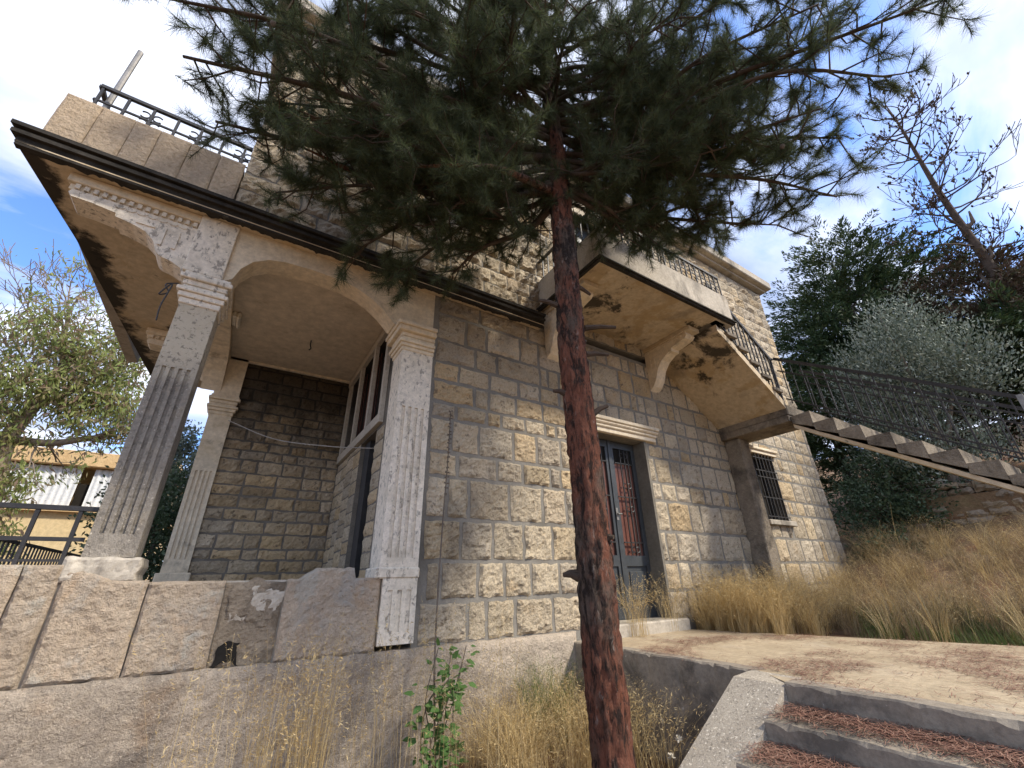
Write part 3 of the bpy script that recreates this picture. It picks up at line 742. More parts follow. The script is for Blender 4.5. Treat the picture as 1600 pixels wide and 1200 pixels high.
# ceiling, back wall, side wall, floor of the porch
MB().box((-0.548, 0.252, 3.0), (1.15, 2.66, 3.1)).build('porch_ceiling', 'ceiling', H)
MB().box((-0.545, 2.60, 2.965), (1.14, 2.64, 2.999)).build('ceiling_moulding', 'plaster', H)
MB().box((-2.0, 0.05, -0.55), (1.15, 2.7, -0.42)).build('porch_floor', 'concrete', H)
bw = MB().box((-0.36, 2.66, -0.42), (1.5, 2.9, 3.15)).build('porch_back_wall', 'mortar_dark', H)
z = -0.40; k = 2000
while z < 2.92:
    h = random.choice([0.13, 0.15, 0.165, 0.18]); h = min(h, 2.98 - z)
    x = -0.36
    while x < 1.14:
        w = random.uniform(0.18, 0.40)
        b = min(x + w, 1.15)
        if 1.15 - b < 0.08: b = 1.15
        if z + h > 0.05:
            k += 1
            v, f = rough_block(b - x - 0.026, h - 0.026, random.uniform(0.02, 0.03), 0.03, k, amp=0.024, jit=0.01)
            block_obj('stone', v, f, (x + 0.013, 2.659, z + 0.013), 'stone_soot_shade', bw)
        x = b
        if b >= 1.15: break
    z += h
MB().box((-0.36, 2.9, -0.55), (1.5, 8.4, 3.19)).build('rear_body', 'mortar', H)
# side wall facing left, with door and transom frame (x = 1.15)
OPN = [(0.62, 1.30, -0.42, 1.58), (0.45, 2.35, 1.72, 2.84)]
mb = MB()
for (a, b, c, d) in holes_split(0.27, 2.66, -0.42, 3.0, OPN):
    mb.box((1.15, a, c), (1.45, b, d))
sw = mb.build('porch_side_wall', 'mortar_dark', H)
for (ya, yb) in ((0.30, 0.62), (1.30, 1.62), (1.62, 2.0), (2.0, 2.3), (2.3, 2.64)):
    z = -0.40
    while z < 1.55:
        h = random.uniform(0.14, 0.2); h = min(h, 1.6 - z)
        k += 1
        v, f = rough_block(yb - ya - 0.024, h - 0.02, 0.022, 0.035, k)
        if h > 0.06: block_obj('stone', v, f, (1.151, yb - 0.012, z + 0.01), 'stone', sw, -pi / 2)
        z += h
fr_ = MB()
fr_.box((1.10, 0.40, 1.60), (1.148, 2.55, 1.71)); fr_.box((1.10, 0.40, 2.85), (1.148, 2.55, 2.96))
for y in (0.98, 1.70, 2.40):
    fr_.box((1.102, y, 1.711), (1.148, y + 0.09, 2.849))
fr_.box((1.102, 0.40, 1.711), (1.148, 0.48, 2.849))
fo = fr_.build('transom_frame', 'frame', H)
for (a, b) in ((0.48, 0.98), (1.07, 1.70), (1.79, 2.40)):
    MB().box((1.28, a, 1.72), (1.30, b, 2.84)).build('pane', 'dark', fo)
    mb = MB()
    for i in range(5):
        y = a + (b - a) * (i + 0.5) / 5
        mb.bar((1.22, y, 1.72), (1.22, y, 2.84), 0.012)
    mb.build('transom_bars', 'redpanel', fo)
pd = MB().box((1.30, 0.62, -0.42), (1.34, 1.30, 1.58)).build('porch_door', 'dark', H)
MB().box((1.20, 1.06, -0.42), (1.298, 1.30, 1.58)).build('door_frame', 'iron', pd)
mb = MB()
for zz in (0.2, 0.6, 1.0):
    scroll(mb, (1.27, 0.85, zz), 0.09, (0, 1), 1); scroll(mb, (1.27, 0.85, zz + 0.17), 0.08, (0, 1), -1)
mb.build('door_scrolls', 'iron', pd)
# porch parapet at the front: core, slabs, plinth
MB().box((-2.4, 0.0, -0.512), (1.185, 0.16, 0.035)).box((-2.4, 0.0, 0.036), (-0.865, 0.16, 0.14)).build('porch_parapet', 'concrete', H)
SL = [(-2.4, -1.62, 0.145), (-1.62, -1.04, 0.145), (-1.035, -0.852, 0.142), (-0.838, -0.405, 0.045), (-0.40, 0.045, 0.036), (0.445, 1.182, 0.04)]
for i, (a, b, zt) in enumerate(SL):
    tf = None
    if i == 5:
        tf = lambda x: 1.0 + (0.14 * max(0, min(1, (x - 0.08) / 0.12)) + 0.02 * fr(x * 14, 2.2, 0, 3) if x < 0.50 else 0.0)
    if i == 3:
        tf = lambda x: 1.0 + (0.12 * max(0, min(1, (0.26 - x) / 0.18)))
    v, f = rough_block(b - a - 0.004, zt + 0.512, 0.03, 0.02, 400 + i, back=0.02, amp=0.012, edge=0.012, jit=0.003, top_fn=tf)
    block_obj('parapet_slab', v, f, (a + 0.004, -0.022, -0.511), 'slab', H)
# exposed broken mortar between slabs
v, f = rough_block(0.39, 0.53, 0.012, 0.016, 449, amp=0.012, edge=0.01, jit=0.004)
bmo = block_obj('mortar_bed', v, f, (0.052, -0.004, -0.508), 'brokenmortar', H)
for i in range(13):
    w = random.uniform(0.07, 0.2); h = random.uniform(0.06, 0.17)
    v, f = rough_block(w, h, 0.018, 0.014, 450 + i, amp=0.012, edge=0.012, jit=0.05)
    block_obj('mortar_fragment', v, f, (0.06 + random.uniform(0, max(0.01, 0.36 - w)), -0.01, -0.33 + random.uniform(0, 0.34 - h)), 'brokenmortar' if i % 3 else 'concrete', H)
v, f = rough_block(0.15, 0.11, 0.004, 0.02, 470, amp=0.002, edge=0.01, jit=0.03)
block_obj('hole_shade_block', v, f, (0.075, -0.022, -0.49), 'dark', H)  # dark block on the surface, painting the shade inside a cavity
v, f = rough_block(5.9, 1.6, 0.05, 0.032, 480, back=0.3, amp=0.011, edge=0.07, jit=0.008)
block_obj('plinth', v, f, (-2.6, -0.045, -2.11), 'plinth', H)
MB().box((-6.5, -0.02, -2.4), (-2.6, 0.2, 0.13)).build('side_plinth', 'plinth', H)

# ---------- entrance door (double leaf, recessed)
MB().box((4.905, -0.012, -0.58), (4.95, 0.315, 1.832)).build('jamb', 'darkjamb', H)
MB().box((3.785, -0.012, -0.58), (3.84, 0.315, 1.832)).build('jamb', 'darkjamb', H)
mb = MB()
mb.box((3.70, -0.05, 1.835), (5.14, 0.30, 1.90), 0.008); mb.box((3.68, -0.075, 1.901), (5.155, 0.2, 1.945), 0.012)
mb.box((3.66, -0.10, 1.946), (5.175, 0.2, 1.995), 0.018); mb.box((3.65, -0.115, 1.996), (5.185, 0.2, 2.05), 0.008)
mb.build('lintel', 'plaster', H)
MB().box((3.72, -0.16, -0.62), (5.06, 0.34, -0.475), 0.015).build('door_sill', 'concrete', H)
d_ = MB()
def leaf(x0, x1):
    d_.box((x0, 0.20, -0.47), (x0 + 0.075, 0.25, 1.82)); d_.box((x1 - 0.07, 0.20, -0.47), (x1, 0.25, 1.82))
    d_.box((x0 + 0.0755, 0.20, 1.72), (x1 - 0.0705, 0.25, 1.82)); d_.box((x0 + 0.0755, 0.20, 0.13), (x1 - 0.0705, 0.25, 0.26))
    d_.box((x0 + 0.0755, 0.20, -0.47), (x1 - 0.0705, 0.25, -0.33)); d_.box((x0 + 0.0755, 0.222, -0.3295), (x1 - 0.0705, 0.24, 0.1295))
    d_.box((x0 + 0.12, 0.208, -0.27), (x1 - 0.115, 0.2215, 0.07), 0.01)
leaf(4.375, 4.895); leaf(3.85, 4.365)
d_.box((4.345, 0.185, -0.47), (4.395, 0.1995, 1.82))
dr = d_.build('entrance_door', 'doorpaint', H)
tag(dr, 'blue grey double entrance door with iron grilles')
for (a, b) in ((4.45, 4.825), (3.925, 4.295)):
    MB().box((a, 0.232, 0.26), (b, 0.24, 1.50)).build('door_panel', 'redpanel', dr)
    MB().box((a, 0.232, 1.502), (b, 0.24, 1.72)).build('door_pane', 'dark', dr)
    g_ = MB()
    for x in (a + 0.12, (a + b) / 2 + 0.02, b - 0.1):
        g_.bar((x, 0.19, 0.27), (x, 0.19, 1.71), 0.014)
    for zz in (0.42, 1.50, 1.02):
        g_.bar((a, 0.19, zz), (b, 0.19, zz), 0.014)
    for zz in (0.33, 0.86, 1.18, 1.62):
        for s in (-1, 1):
            scroll(g_, ((a + b) / 2 + s * 0.045, 0.187, zz), 0.035, (1, 0), s)
    g_.build('grille', 'iron', dr)
MB().tube([(4.37, 0.20, 0.78), (4.37, 0.16, 0.78), (4.43, 0.155, 0.78)], 0.011, 8).box((4.35, 0.178, 0.70), (4.39, 0.184, 0.86)).build('handle', 'steel', dr)

# ---------- barred window
wn = MB().box((WIN[0], 0.22, WIN[2]), (WIN[1], 0.25, WIN[3])).build('window', 'dark', H)
MB().box((WIN[0], 0.17, WIN[2]), (WIN[0] + 0.05, 0.2195, WIN[3])).box((WIN[1] - 0.05, 0.17, WIN[2]), (WIN[1], 0.2195, WIN[3])).box((WIN[0] + 0.33, 0.17, WIN[2]), (WIN[0] + 0.38, 0.2195, WIN[3])).build('window_frame', 'doorpaint', wn)
for i in range(6):
    x = WIN[0] + 0.07 + i * 0.112
    MB().bar((x, -0.03, WIN[2]), (x, -0.03, WIN[3]), 0.02).build('window_bar', 'iron', wn)
mb = MB()
for zz in (0.92, 1.25, 1.62, 1.74, 1.98):
    mb.bar((WIN[0] - 0.02, -0.03, zz), (WIN[1] + 0.02, -0.03, zz), 0.018)
mb.build('window_crossbars', 'iron', wn)
mb = MB()
mb.box((WIN[0] - 0.12, -0.06, WIN[3] + 0.005), (WIN[1] + 0.12, 0.2, WIN[3] + 0.07), 0.008); mb.box((WIN[0] - 0.15, -0.09, WIN[3] + 0.071), (WIN[1] + 0.15, 0.2, WIN[3] + 0.13), 0.012)
mb.build('window_lintel', 'plaster', wn)
MB().box((WIN[0] - 0.1, -0.09, WIN[2] - 0.09), (WIN[1] + 0.1, 0.2, WIN[2] - 0.005), 0.01).build('window_sill', 'concrete', wn)

# ---------- balcony
bal = MB().box((3.10, -1.25, 3.50), (5.52, -0.005, 3.62)).build('balcony_slab', 'soffit_dirty', H)
mb = MB()
mb.box((3.08, -1.28, 3.56), (5.90, -1.19, 4.03), 0.012)
mb.box((3.08, -1.188, 3.56), (3.17, -0.005, 4.03), 0.012)
mb.build('balcony_parapet', 'concrete', bal)
mb = MB()
for (o, a, b) in ((0.02, 3.50, 3.525), (0.045, 3.5255, 3.545), (0.015, 3.5455, 3.559)):
    mb.box((3.08 - o, -1.28 - o, a), (5.90, -1.252, b)); mb.box((3.08 - o, -1.2515, a), (3.099, -0.005, b))
mb.build('balcony_moulding', 'mould', bal)
MB().box((5.5205, -1.25, 3.50), (5.90, -1.10, 3.5595)).build('balcony_nib', 'concrete', bal)
br = MB()
br.bar((3.12, -1.235, 4.42), (5.86, -1.235, 4.42), 0.035); br.bar((3.12, -1.235, 4.42), (3.12, 0.0, 4.42), 0.035)
br.bar((3.12, -1.235, 4.06), (5.86, -1.235, 4.06), 0.016); br.bar((3.12, -1.235, 4.06), (3.12, 0, 4.06), 0.016)
bro = br.build('balcony_railing', 'iron', bal)
nb = 22
for i in range(nb + 1):
    x = 3.12 + 2.74 * i / nb
    b_ = MB().bar((x, -1.235, 4.03), (x, -1.235, 4.42), 0.016)
    if i < nb:
        c = x + 2.74 / nb / 2
        if i % 2 == 0:
            for zz in (4.13, 4.33): scroll(b_, (c, -1.235, zz), 0.038, (1, 0), 1, 8, 0.006)
            b_.bar((x, -1.235, 4.235), (x + 2.74 / nb, -1.235, 4.235), 0.012)
        else:
            for zz in (4.20, 4.35): scroll(b_, (c, -1.235, zz), 0.036, (1, 0), -1, 8, 0.006)
    b_.build('baluster', 'iron', bro)
for i in range(10):
    y = -1.11 + i * 0.124
    b_ = MB().bar((3.12, y, 4.03), (3.12, y, 4.42), 0.016)
    if i % 2: scroll(b_, (3.12, y + 0.06, 4.24), 0.04, (0, 1), 1, 8, 0.006)
    b_.build('baluster', 'iron', bro)
def bal_bracket(x0, x1):
    pr = [(-0.005, 2.74), (-0.09, 2.80), (-0.16, 2.90), (-0.22, 3.05), (-0.32, 3.17), (-0.46, 3.24), (-0.52, 3.25), (-0.53, 3.29), (-0.80, 3.34), (-0.84, 3.38), (-0.83, 3.43), (-0.005, 3.43)]
    b_ = MB().prism(pr, x0, x1, 'x').build('balcony_bracket', 'plaster', bal)
    MB().box((x0 - 0.03, -0.92, 3.4305), (x1 + 0.03, -0.005, 3.4995), 0.006).build('bracket_cornice', 'soffit', b_)
    for i in range(11):
        MB().box((x0 - 0.014, -0.83 + i * 0.073, 3.385), (x0 - 0.001, -0.795 + i * 0.073, 3.425)).build('dentil', 'plaster', b_)
    mb = MB()
    for y in (-0.10, -0.18): mb.box((x0 - 0.01, y - 0.012, 3.10), (x0 - 0.001, y + 0.012, 3.30))
    mb.build('carved_relief', 'plaster', b_)
bal_bracket(5.28, 5.48)
bal_bracket(3.16, 3.36)
# small things on the porch
lp = thing('wall_lamp', (-0.52, 1.35, 2.72), 'small white box lamp fixed on the porch side beam', 'lamp')
MB().box((-0.549, 1.28, 2.92), (-0.50, 1.52, 3.0), 0.012).build('lamp_base', 'lamp', lp)
MB().box((-0.4995, 1.26, 2.90), (-0.46, 1.54, 2.99), 0.015).build('lamp_cover', 'lamp', lp)
tag(MB().tube(bez([(0.36, 1.55, 3.0), (0.36, 1.55, 2.93), (0.375, 1.55, 2.88), (0.355, 1.55, 2.85)], 5), 0.008, 6).build('ceiling_hook', 'iron'), 'small iron hook hanging from porch ceiling', 'hook')
tag(MB().tube(bez([(-0.36, 2.60, 2.05), (0.2, 1.9, 1.68), (0.75, 1.1, 1.45), (1.16, 0.70, 1.38)], 8), 0.006, 5).build('slack_cable', 'cable'), 'thin pale cable slung across the porch in front of the dark wall', 'cable')
tag(MB().tube(bez([(-0.86, 0.03, 2.42), (-0.93, 0.0, 2.36), (-0.90, 0.02, 2.30), (-0.95, 0.0, 2.25), (-0.89, 0.0, 2.38), (-0.91, 0.0, 2.15), (-0.90, 0.0, 2.0)], 5), 0.006, 5).build('wire_scrap', 'iron'), 'scrap of dark wire looped on the porch column capital', 'wire')

# ------------------------------------------------------------------ left terrace railing
R1 = thing('terrace_rail', (-1.5, 0.08, 0.14), 'black iron railing on the parapet left of the porch column', 'railing')
mb = MB()
mb.box((-6.0, 0.06, 0.485), (-0.81, 0.10, 0.515)); mb.box((-6.0, 0.068, 0.29), (-0.83, 0.092, 0.315)); mb.box((-6.0, 0.07, 0.165), (-0.865, 0.09, 0.18))
mb.build('rail', 'iron', R1)
for i in range(22):
    x = -0.90 - i * 0.21
    MB().box((x - 0.011, 0.066, 0.14), (x + 0.011, 0.088, 0.484)).build('baluster', 'iron', R1)
R2 = thing('garden_rail', (-2.0, 4.0, -0.4), 'black iron railing running back along the far side of the terrace', 'railing')
mb = MB()
mb.box((-2.02, 0.2, 0.47), (-1.98, 7.5, 0.50)); mb.box((-2.01, 0.2, -0.3), (-1.99, 7.5, -0.28)); mb.build('rail', 'iron', R2)
for i in range(60):
    y = 0.3 + i * 0.12
    MB().box((-2.008, y - 0.008, -0.4), (-1.992, y + 0.008, 0.47)).build('baluster', 'iron', R2)

# ------------------------------------------------------------------ external staircase
ST = thing('outdoor_staircase', (7.4, -0.6, -0.6), 'concrete staircase with iron railings descending from the balcony', 'staircase')
# flight 1 along the facade
x0, z0, x1, z1, n1 = 5.525, 3.66, 6.97, 2.60, 6
pr = [(x0, 3.50)]
rs, rn = (z0 - z1) / n1, (x1 - x0) / n1
MB().prism([(x0, 3.33), (x0, 3.44), (6.955, 2.49), (6.955, 2.36)], -1.19, -0.006, 'y').build('flight_slab', 'soffit_dirty', ST)
for i in range(n1):
    zz = z0 - rs * (i + 1)
    xa = x0 + rn * i
    MB().box((xa - 0.02, -1.22, zz + rs - 0.16), (xa + rn + 0.0, -0.006, zz + rs - 0.10), 0.006).build('step', 'stairconc', ST)
# landing, beam and post
MB().box((6.957, -1.20, 2.25), (7.92, -0.006, 2.42), 0.012).build('landing', 'stairconc', ST)
MB().box((6.945, -1.19, 2.14), (7.20, -0.008, 2.2495), 0.01).build('landing_beam', 'stairconc', ST)
MB().box((7.04, -0.29, -0.75), (7.32, -0.009, 2.139), 0.015).build('post', 'stairconc', ST)
# flight 2 outwards
n2 = 14; tr_, rr = 0.27, 0.185
y0, zt = -1.20, 2.40
for i in range(n2):
    ya = y0 - tr_ * i
    za = zt - rr * (i + 1)
    pr = [(ya, za - 0.02), (ya, za + rr * 0.0 + 0.0), (ya - tr_, za), (ya - tr_, za - rr - 0.03), (ya, za - 0.03)]
    poly = [(ya + 0.002, za + rr - 0.02), (ya - 0.03, za + 0.012), (ya - tr_ - 0.002, za), (ya - tr_ - 0.002, za - rr * 0.9), (ya + 0.002, za - 0.02)]
    poly = [(ya, za + rr - 0.03), (ya - 0.035, za), (ya - tr_, za - 0.005), (ya - tr_, za - rr * 0.55), (ya, za + rr * 0.30)]
    poly = [(ya + 0.001, za), (ya - tr_ + 0.001, za), (ya - tr_ + 0.001, za - rr - 0.05), (ya + 0.001, za - 0.10)]
    poly = [(p[0] + random.uniform(-.012, .012), p[1] + random.uniform(-.012, .012)) for p in poly]
    MB().prism(poly, 6.98, 7.90, 'x').build('step', 'stairconc', ST)
ye, ze = y0 - tr_ * n2, zt - rr * n2
MB().prism([(y0, zt - 0.30), (y0, zt - 0.36), (ye, ze - 0.36), (ye, ze - 0.30)], 7.0, 7.88, 'x').build('flight_slab', 'soffit', ST)
def st_rail(x, nm):
    mb = MB()
    h = 0.84
    s0 = (x, y0 - 0.02, zt + h); s1 = (x, -3.45, zt + h - (3.45 - 1.22) * rr / tr_)
    mb.bar(s0, s1, 0.045)
    for dz in (0.12, 0.62):
        mb.bar((x, y0 - 0.02, zt + dz), (x, -3.45, s1[2] - h + dz), 0.022)
    ro = mb.build(nm, 'iron', ST)
    nbar = 17
    for i in range(nbar):
        t = (i + 0.5) / nbar
        y = s0[1] + (s1[1] - s0[1]) * t; zb = s0[2] + (s1[2] - s0[2]) * t
        MB().bar((x, y, zb - h + 0.06), (x, y, zb), 0.013).build('baluster', 'iron', ro)
    MB().box((x - 0.03, -3.49, s1[2] - h - 0.1), (x + 0.03, -3.44, s1[2] + 0.02)).build('end_post', 'steel', ro)
st_rail(7.0, 'stair_railing'); st_rail(7.86, 'stair_railing')
mb = MB()
a, b = (5.93, -1.17, 4.42), (6.98, -1.17, 3.24)
mb.bar((5.60, -1.17, 4.25), b, 0.04)
mb.bar((5.62, -1.17, 3.55), (6.98, -1.17, 2.45), 0.018); mb.bar(b, (7.0, -1.2, 3.24), 0.03); mb.bar((6.98, -1.17, 2.3), b, 0.03)
ro = mb.build('flight_railing', 'iron', ST)
for i in range(12):
    t = (i + 0.5) / 12
    x = 5.62 + 1.36 * t; zb = 3.55 - 1.10 * t; zt_ = 4.25 - 1.01 * t
    b_ = MB().bar((x, -1.17, zb), (x, -1.17, zt_), 0.016)
    if i % 2: scroll(b_, (x + 0.05, -1.17, (zb + zt_) / 2 + 0.12), 0.05, (1, 0), 1, 8, 0.006); scroll(b_, (x + 0.05, -1.17, (zb + zt_) / 2 - 0.12), 0.05, (1, 0), -1, 8, 0.006)
    b_.build('baluster', 'iron', ro)

# ------------------------------------------------------------------ path, garden steps
v = MB().prism([(3.26, -0.10), (3.26, -2.02), (3.05, -2.30), (3.05, -7.5), (6.4, -7.5), (5.9, -2.8), (5.05, -0.10)], -1.6, -0.60, 'z').build('path', 'path')
tag(v, None, kind='structure')
v_, f_ = worn((3.235, -2.0, -1.55), (3.36, -0.05, -0.593), 0.012, 17.9, 0.03)
MB().add(v_, f_).build('path_edge', 'riser', v)
GS = thing('garden_steps', (2.4, -3.5, -1.4), 'weathered concrete garden steps strewn with pine needles, beside a sloping cheek wall', 'steps')
xe = 3.05
for i in range(6):
    zt2 = -0.60 - 0.13 * (i + 1)
    v_, f_ = worn((xe - 0.33 * (i + 1), -7.4, zt2 - 0.8), (xe - 0.33 * i + 0.05, -2.302, zt2), 0.012, i * 5.1, 0.03)
    MB().add(v_, f_).build('step', 'riser', GS)
v_, f_ = worn((3.02, -7.4, -0.95), (3.16, -2.302, -0.592), 0.012, 41.3, 0.03)
MB().add(v_, f_).build('top_riser', 'riser', GS)
ck = [(3.30, -0.598), (3.0, -0.605), (1.0, -1.62), (1.0, -2.2), (3.24, -2.2), (3.24, -0.66), (3.30, -0.66)]
ck = [(3.24, -0.597), (3.02, -0.61), (1.0, -1.66), (1.0, -2.3), (3.24, -2.3)]
MB().prism(ck, -2.30, -1.97, 'y').build('cheek_wall', 'aggregate', GS)

# ------------------------------------------------------------------ PINE TREE
PT = thing('pine_tree', (2.0, -1.83, -1.4), 'tall pine with reddish flaking bark standing in front of the house', 'tree')
TX, TY = 2.0, -1.83
nr, ns = 420, 56
V = []; F = []
for j in range(nr):
    z = -1.7 + 9.2 * j / (nr - 1)
    r0 = 0.104 - 0.003 * (z + 1.4) if z < 3 else 0.0908 - 0.011 * (z - 3)
    if z < -0.9: r0 += 0.05 * ((-0.9 - z) / 0.8) ** 2
    cx = TX + 0.025 * fr(0.1, z * .35, 5.5, 2); cy = TY + 0.025 * fr(z * .35, 4.4, 0.2, 2)
    for i in range(ns):
        a = 2 * pi * i / ns
        n1 = fr(cos(a) * 2.2, sin(a) * 2.2, z * 0.9, 3); n2 = noise.voronoi(Vector((cos(a) * 3.4 + .25 * n1, sin(a) * 3.4, z * 6.0 + .5 * n1)))[0]
        pl = min(1.0, (n2[1] - n2[0]) * 3.2) ** 0.7
        r = r0 * (1 + 0.05 * n1) + 0.017 * pl + 0.009 * fr(cos(a) * 6, sin(a) * 6, z * 12, 4)
        V.append((cx + r * cos(a), cy + r * sin(a), z))
for j in range(nr - 1):
    for i in range(ns):
        F.append((j * ns + i, j * ns + (i + 1) % ns, (j + 1) * ns + (i + 1) % ns, (j + 1) * ns + i))
npmesh('trunk', V, F, 'bark', PT, True)
# dead stubs on the trunk
for (z, az, ln, el) in ((1.62, -0.2, 0.22, .15), (1.86, -0.65, 0.25, -.05), (1.72, 0.4, 0.20, 0.5), (1.05, -0.55, 0.14, .5), (-0.02, 2.75, 0.10, 0.2), (0.04, 2.6, 0.09, -0.1), (1.25, 2.9, 0.09, .1), (2.05, 2.8, 0.16, .2), (0.2, -1.2, 0.05, .2), (2.35, 0.3, .3, .2)):
    d = Vector((cos(az) * cos(el), sin(az) * cos(el), sin(el)))
    p = Vector((TX, TY, z)) + d * 0.11
    MB().tube([p, p + d * ln * 0.5 + Vector((0, 0, 0.01)), p + d * ln], [0.026, 0.019, 0.014], 7).build('branch_stub', 'branch', PT)
# limbs: (height on trunk, tip)
LIMBS = [(3.40, (0.53, -1.51, 3.15)), (3.45, (-0.15, -1.02, 3.45)), (3.9, (-1.05, -1.25, 3.55)), (3.95, (-0.84, -0.85, 3.5)), (3.55, (0.46, -0.75, 2.85)), (3.35, (1.35, -0.85, 2.85)),
         (4.3, (-1.25, -1.45, 3.75)), (4.2, (-0.70, -1.55, 4.0)), (4.6, (-0.9, -1.0, 4.7)), (4.9, (0.04, -1.4, 5.0)), (4.4, (0.30, -0.75, 4.3)), (4.1, (0.7, -0.9, 3.9)), (5.4, (0.3, -2.1, 5.6)), (5.6, (-0.3, -1.7, 5.9)),
         (4.5, (0.3, -2.7, 4.5)), (5.0, (-0.5, -2.3, 4.8)), (4.9, (0.9, -1.2, 5.0)),
         (3.5, (3.5, -2.35, 3.25)), (3.6, (3.95, -2.85, 3.15)), (3.8, (4.2, -3.3, 3.25)), (3.75, (4.3, -2.35, 3.75)), (4.2, (3.95, -3.55, 3.6)), (4.4, (3.75, -4.0, 3.65)), (4.7, (3.7, -4.4, 3.95)), (4.2, (3.3, -1.35, 4.1)),
         (4.3, (3.6, -2.3, 4.3)), (4.7, (3.4, -3.4, 4.4)), (4.9, (4.4, -3.1, 4.9)), (5.2, (3.5, -2.0, 5.2)), (5.3, (3.0, -3.3, 5.3)), (5.6, (4.0, -2.7, 5.9)), (4.6, (2.4, -3.2, 4.5)), (5.0, (1.9, -3.0, 5.0)), (5.5, (1.4, -2.9, 5.6)),
         (4.5, (2.7, -1.0, 4.6)), (5.5, (2.4, -0.9, 5.7)), (6.2, (1.2, -1.4, 6.6)), (6.3, (3.0, -1.9, 6.7)), (6.4, (2.1, -2.8, 6.8)), (6.8, (2.0, -1.5, 7.6)), (3.65, (2.75, -2.55, 3.5)), (3.7, (2.95, -3.0, 3.4)),
         (3.45, (0.9, -0.75, 2.75)), (3.5, (1.0, -1.25, 2.95)), (3.6, (0.2, -0.95, 2.95)), (3.7, (-0.3, -0.8, 3.05)), (3.8, (0.5, -1.15, 3.25)), (3.7, (0.1, -1.5, 3.2)), (4.0, (-0.5, -1.3, 3.3)), (3.6, (1.35, -1.2, 3.2)),
         (4.1, (0.1, -1.0, 3.7)), (4.4, (-0.6, -0.7, 4.2)), (4.6, (0.4, -1.4, 4.4)), (5.0, (0.9, -2.0, 4.9)), (5.2, (0.4, -0.7, 5.2)), (5.8, (0.8, -1.2, 5.9)), (4.7, (1.2, -2.6, 4.6)),
         (3.9, (3.3, -2.9, 3.8)), (4.0, (3.1, -2.2, 3.9)), (4.5, (2.9, -2.7, 4.4)), (4.8, (4.0, -2.5, 4.7)), (5.0, (2.8, -2.3, 5.0)), (5.4, (3.4, -2.7, 5.6)), (4.1, (4.0, -2.9, 3.9)), (5.8, (2.6, -2.4, 6.0)), (4.6, (3.5, -3.9, 4.4)), (3.55, (3.0, -2.3, 3.2)), (6.0, (1.6, -1.9, 6.4)),
         (5.2, (4.6, -2.2, 5.3)), (4.4, (3.9, -1.7, 4.4)),
         (4.5, (3.2, -3.9, 4.3)), (4.8, (2.9, -3.7, 4.8)), (5.0, (3.9, -3.6, 4.9)), (5.3, (4.4, -3.0, 5.6)), (4.0, (3.6, -3.2, 3.6)), (4.6, (4.4, -2.7, 4.4)), (5.6, (3.2, -3.0, 6.0)), (5.0, (1.3, -2.2, 5.1)), (4.2, (0.0, -2.1, 4.2)), (4.5, (-0.4, -1.9, 4.5)), (5.2, (-0.1, -1.2, 5.4)), (4.0, (0.9, -1.6, 3.8)), (3.9, (3.4, -3.6, 3.5))]
tw = MB(); tb = []; td = []
for li, (zs, tipp) in enumerate(LIMBS):
    s = Vector((TX, TY, zs)); e = Vector(tipp)
    d = e - s
    mid1 = s + d * 0.33 + Vector((random.uniform(-.2, .2), random.uniform(-.2, .2), -0.12 + random.uniform(-.12, .12)))
    mid2 = s + d * 0.68 + Vector((random.uniform(-.25, .25), random.uniform(-.25, .25), -0.02 + random.uniform(-.16, .16)))
    pts = bez([s, mid1, mid2, e], 7)
    L = d.length
    r0 = (0.030 if li < 6 else 0.015) + 0.008 * L
    MB().tube(pts, [r0 * (1 - 0.80 * i / (len(pts) - 1)) for i in range(len(pts))], 8).build('limb', 'bark' if li < 2 else 'branch', PT, True)
    nsec = int(9 + L * 9.5)
    for k_ in range(nsec):
        t = 0.2 + 0.8 * (k_ + random.random()) / nsec
        t = min(t, 0.999)
        q = t * (len(pts) - 1); i0 = int(q)
        p = pts[i0].lerp(pts[min(i0 + 1, len(pts) - 1)], q - i0)
        dd = (pts[min(i0 + 1, len(pts) - 1)] - pts[max(i0 - 1, 0)]).normalized()
        rv = Vector((random.gauss(0, 1), random.gauss(0, 1), random.gauss(-0.05, 0.75))).normalized()
        sd = (dd * random.uniform(0.3, 0.9) + rv).normalized()
        ln = random.uniform(0.22, 0.62) * (1.15 - 0.5 * t)
        e2 = p + sd * ln + Vector((0, 0, -0.06 * ln + 0.04))
        if e2.y > -0.18: e2.y = -0.18 - random.random() * 0.1
        m2 = p.lerp(e2, 0.55) + Vector((random.uniform(-.04, .04), random.uniform(-.04, .04), random.uniform(-.05, .02)))
        tw.tube([p, m2, e2], [0.008, 0.006, 0.0035], 4, False)
        ntw = random.choice([3, 3, 4, 5])
        for q_ in range(ntw):
            tt = random.uniform(0.35, 1.0) if q_ else 1.0
            b0 = p.lerp(m2, tt * 2) if tt < 0.5 else m2.lerp(e2, tt * 2 - 1)
            dv = (sd * 0.9 + Vector((random.gauss(0, .6), random.gauss(0, .6), random.gauss(0.18, .5)))).normalized()
            b1 = b0 + dv * random.uniform(0.07, 0.17)
            if b1.y > -0.12: b1.y = -0.12
            tw.tube([b0, b1], [0.004, 0.003], 3, False)
            tb.append(b1); td.append(dv)
            if random.random() < 0.6:
                tb.append(b0.lerp(b1, 0.35)); td.append(dv)
tw.build('twigs', 'branch', PT)['kind'] = 'stuff'
tb = np.array([list(v) for v in tb]); td = np.array([list(v) for v in td])
nn = 74
print('tufts', len(tb))
B = np.repeat(tb, nn, 0); Dd = np.repeat(td, nn, 0)
rnd = unit(rng.normal(size=B.shape))
dirs = unit(Dd * rng.uniform(0.35, 1.3, (len(B), 1)) + rnd * 0.95)
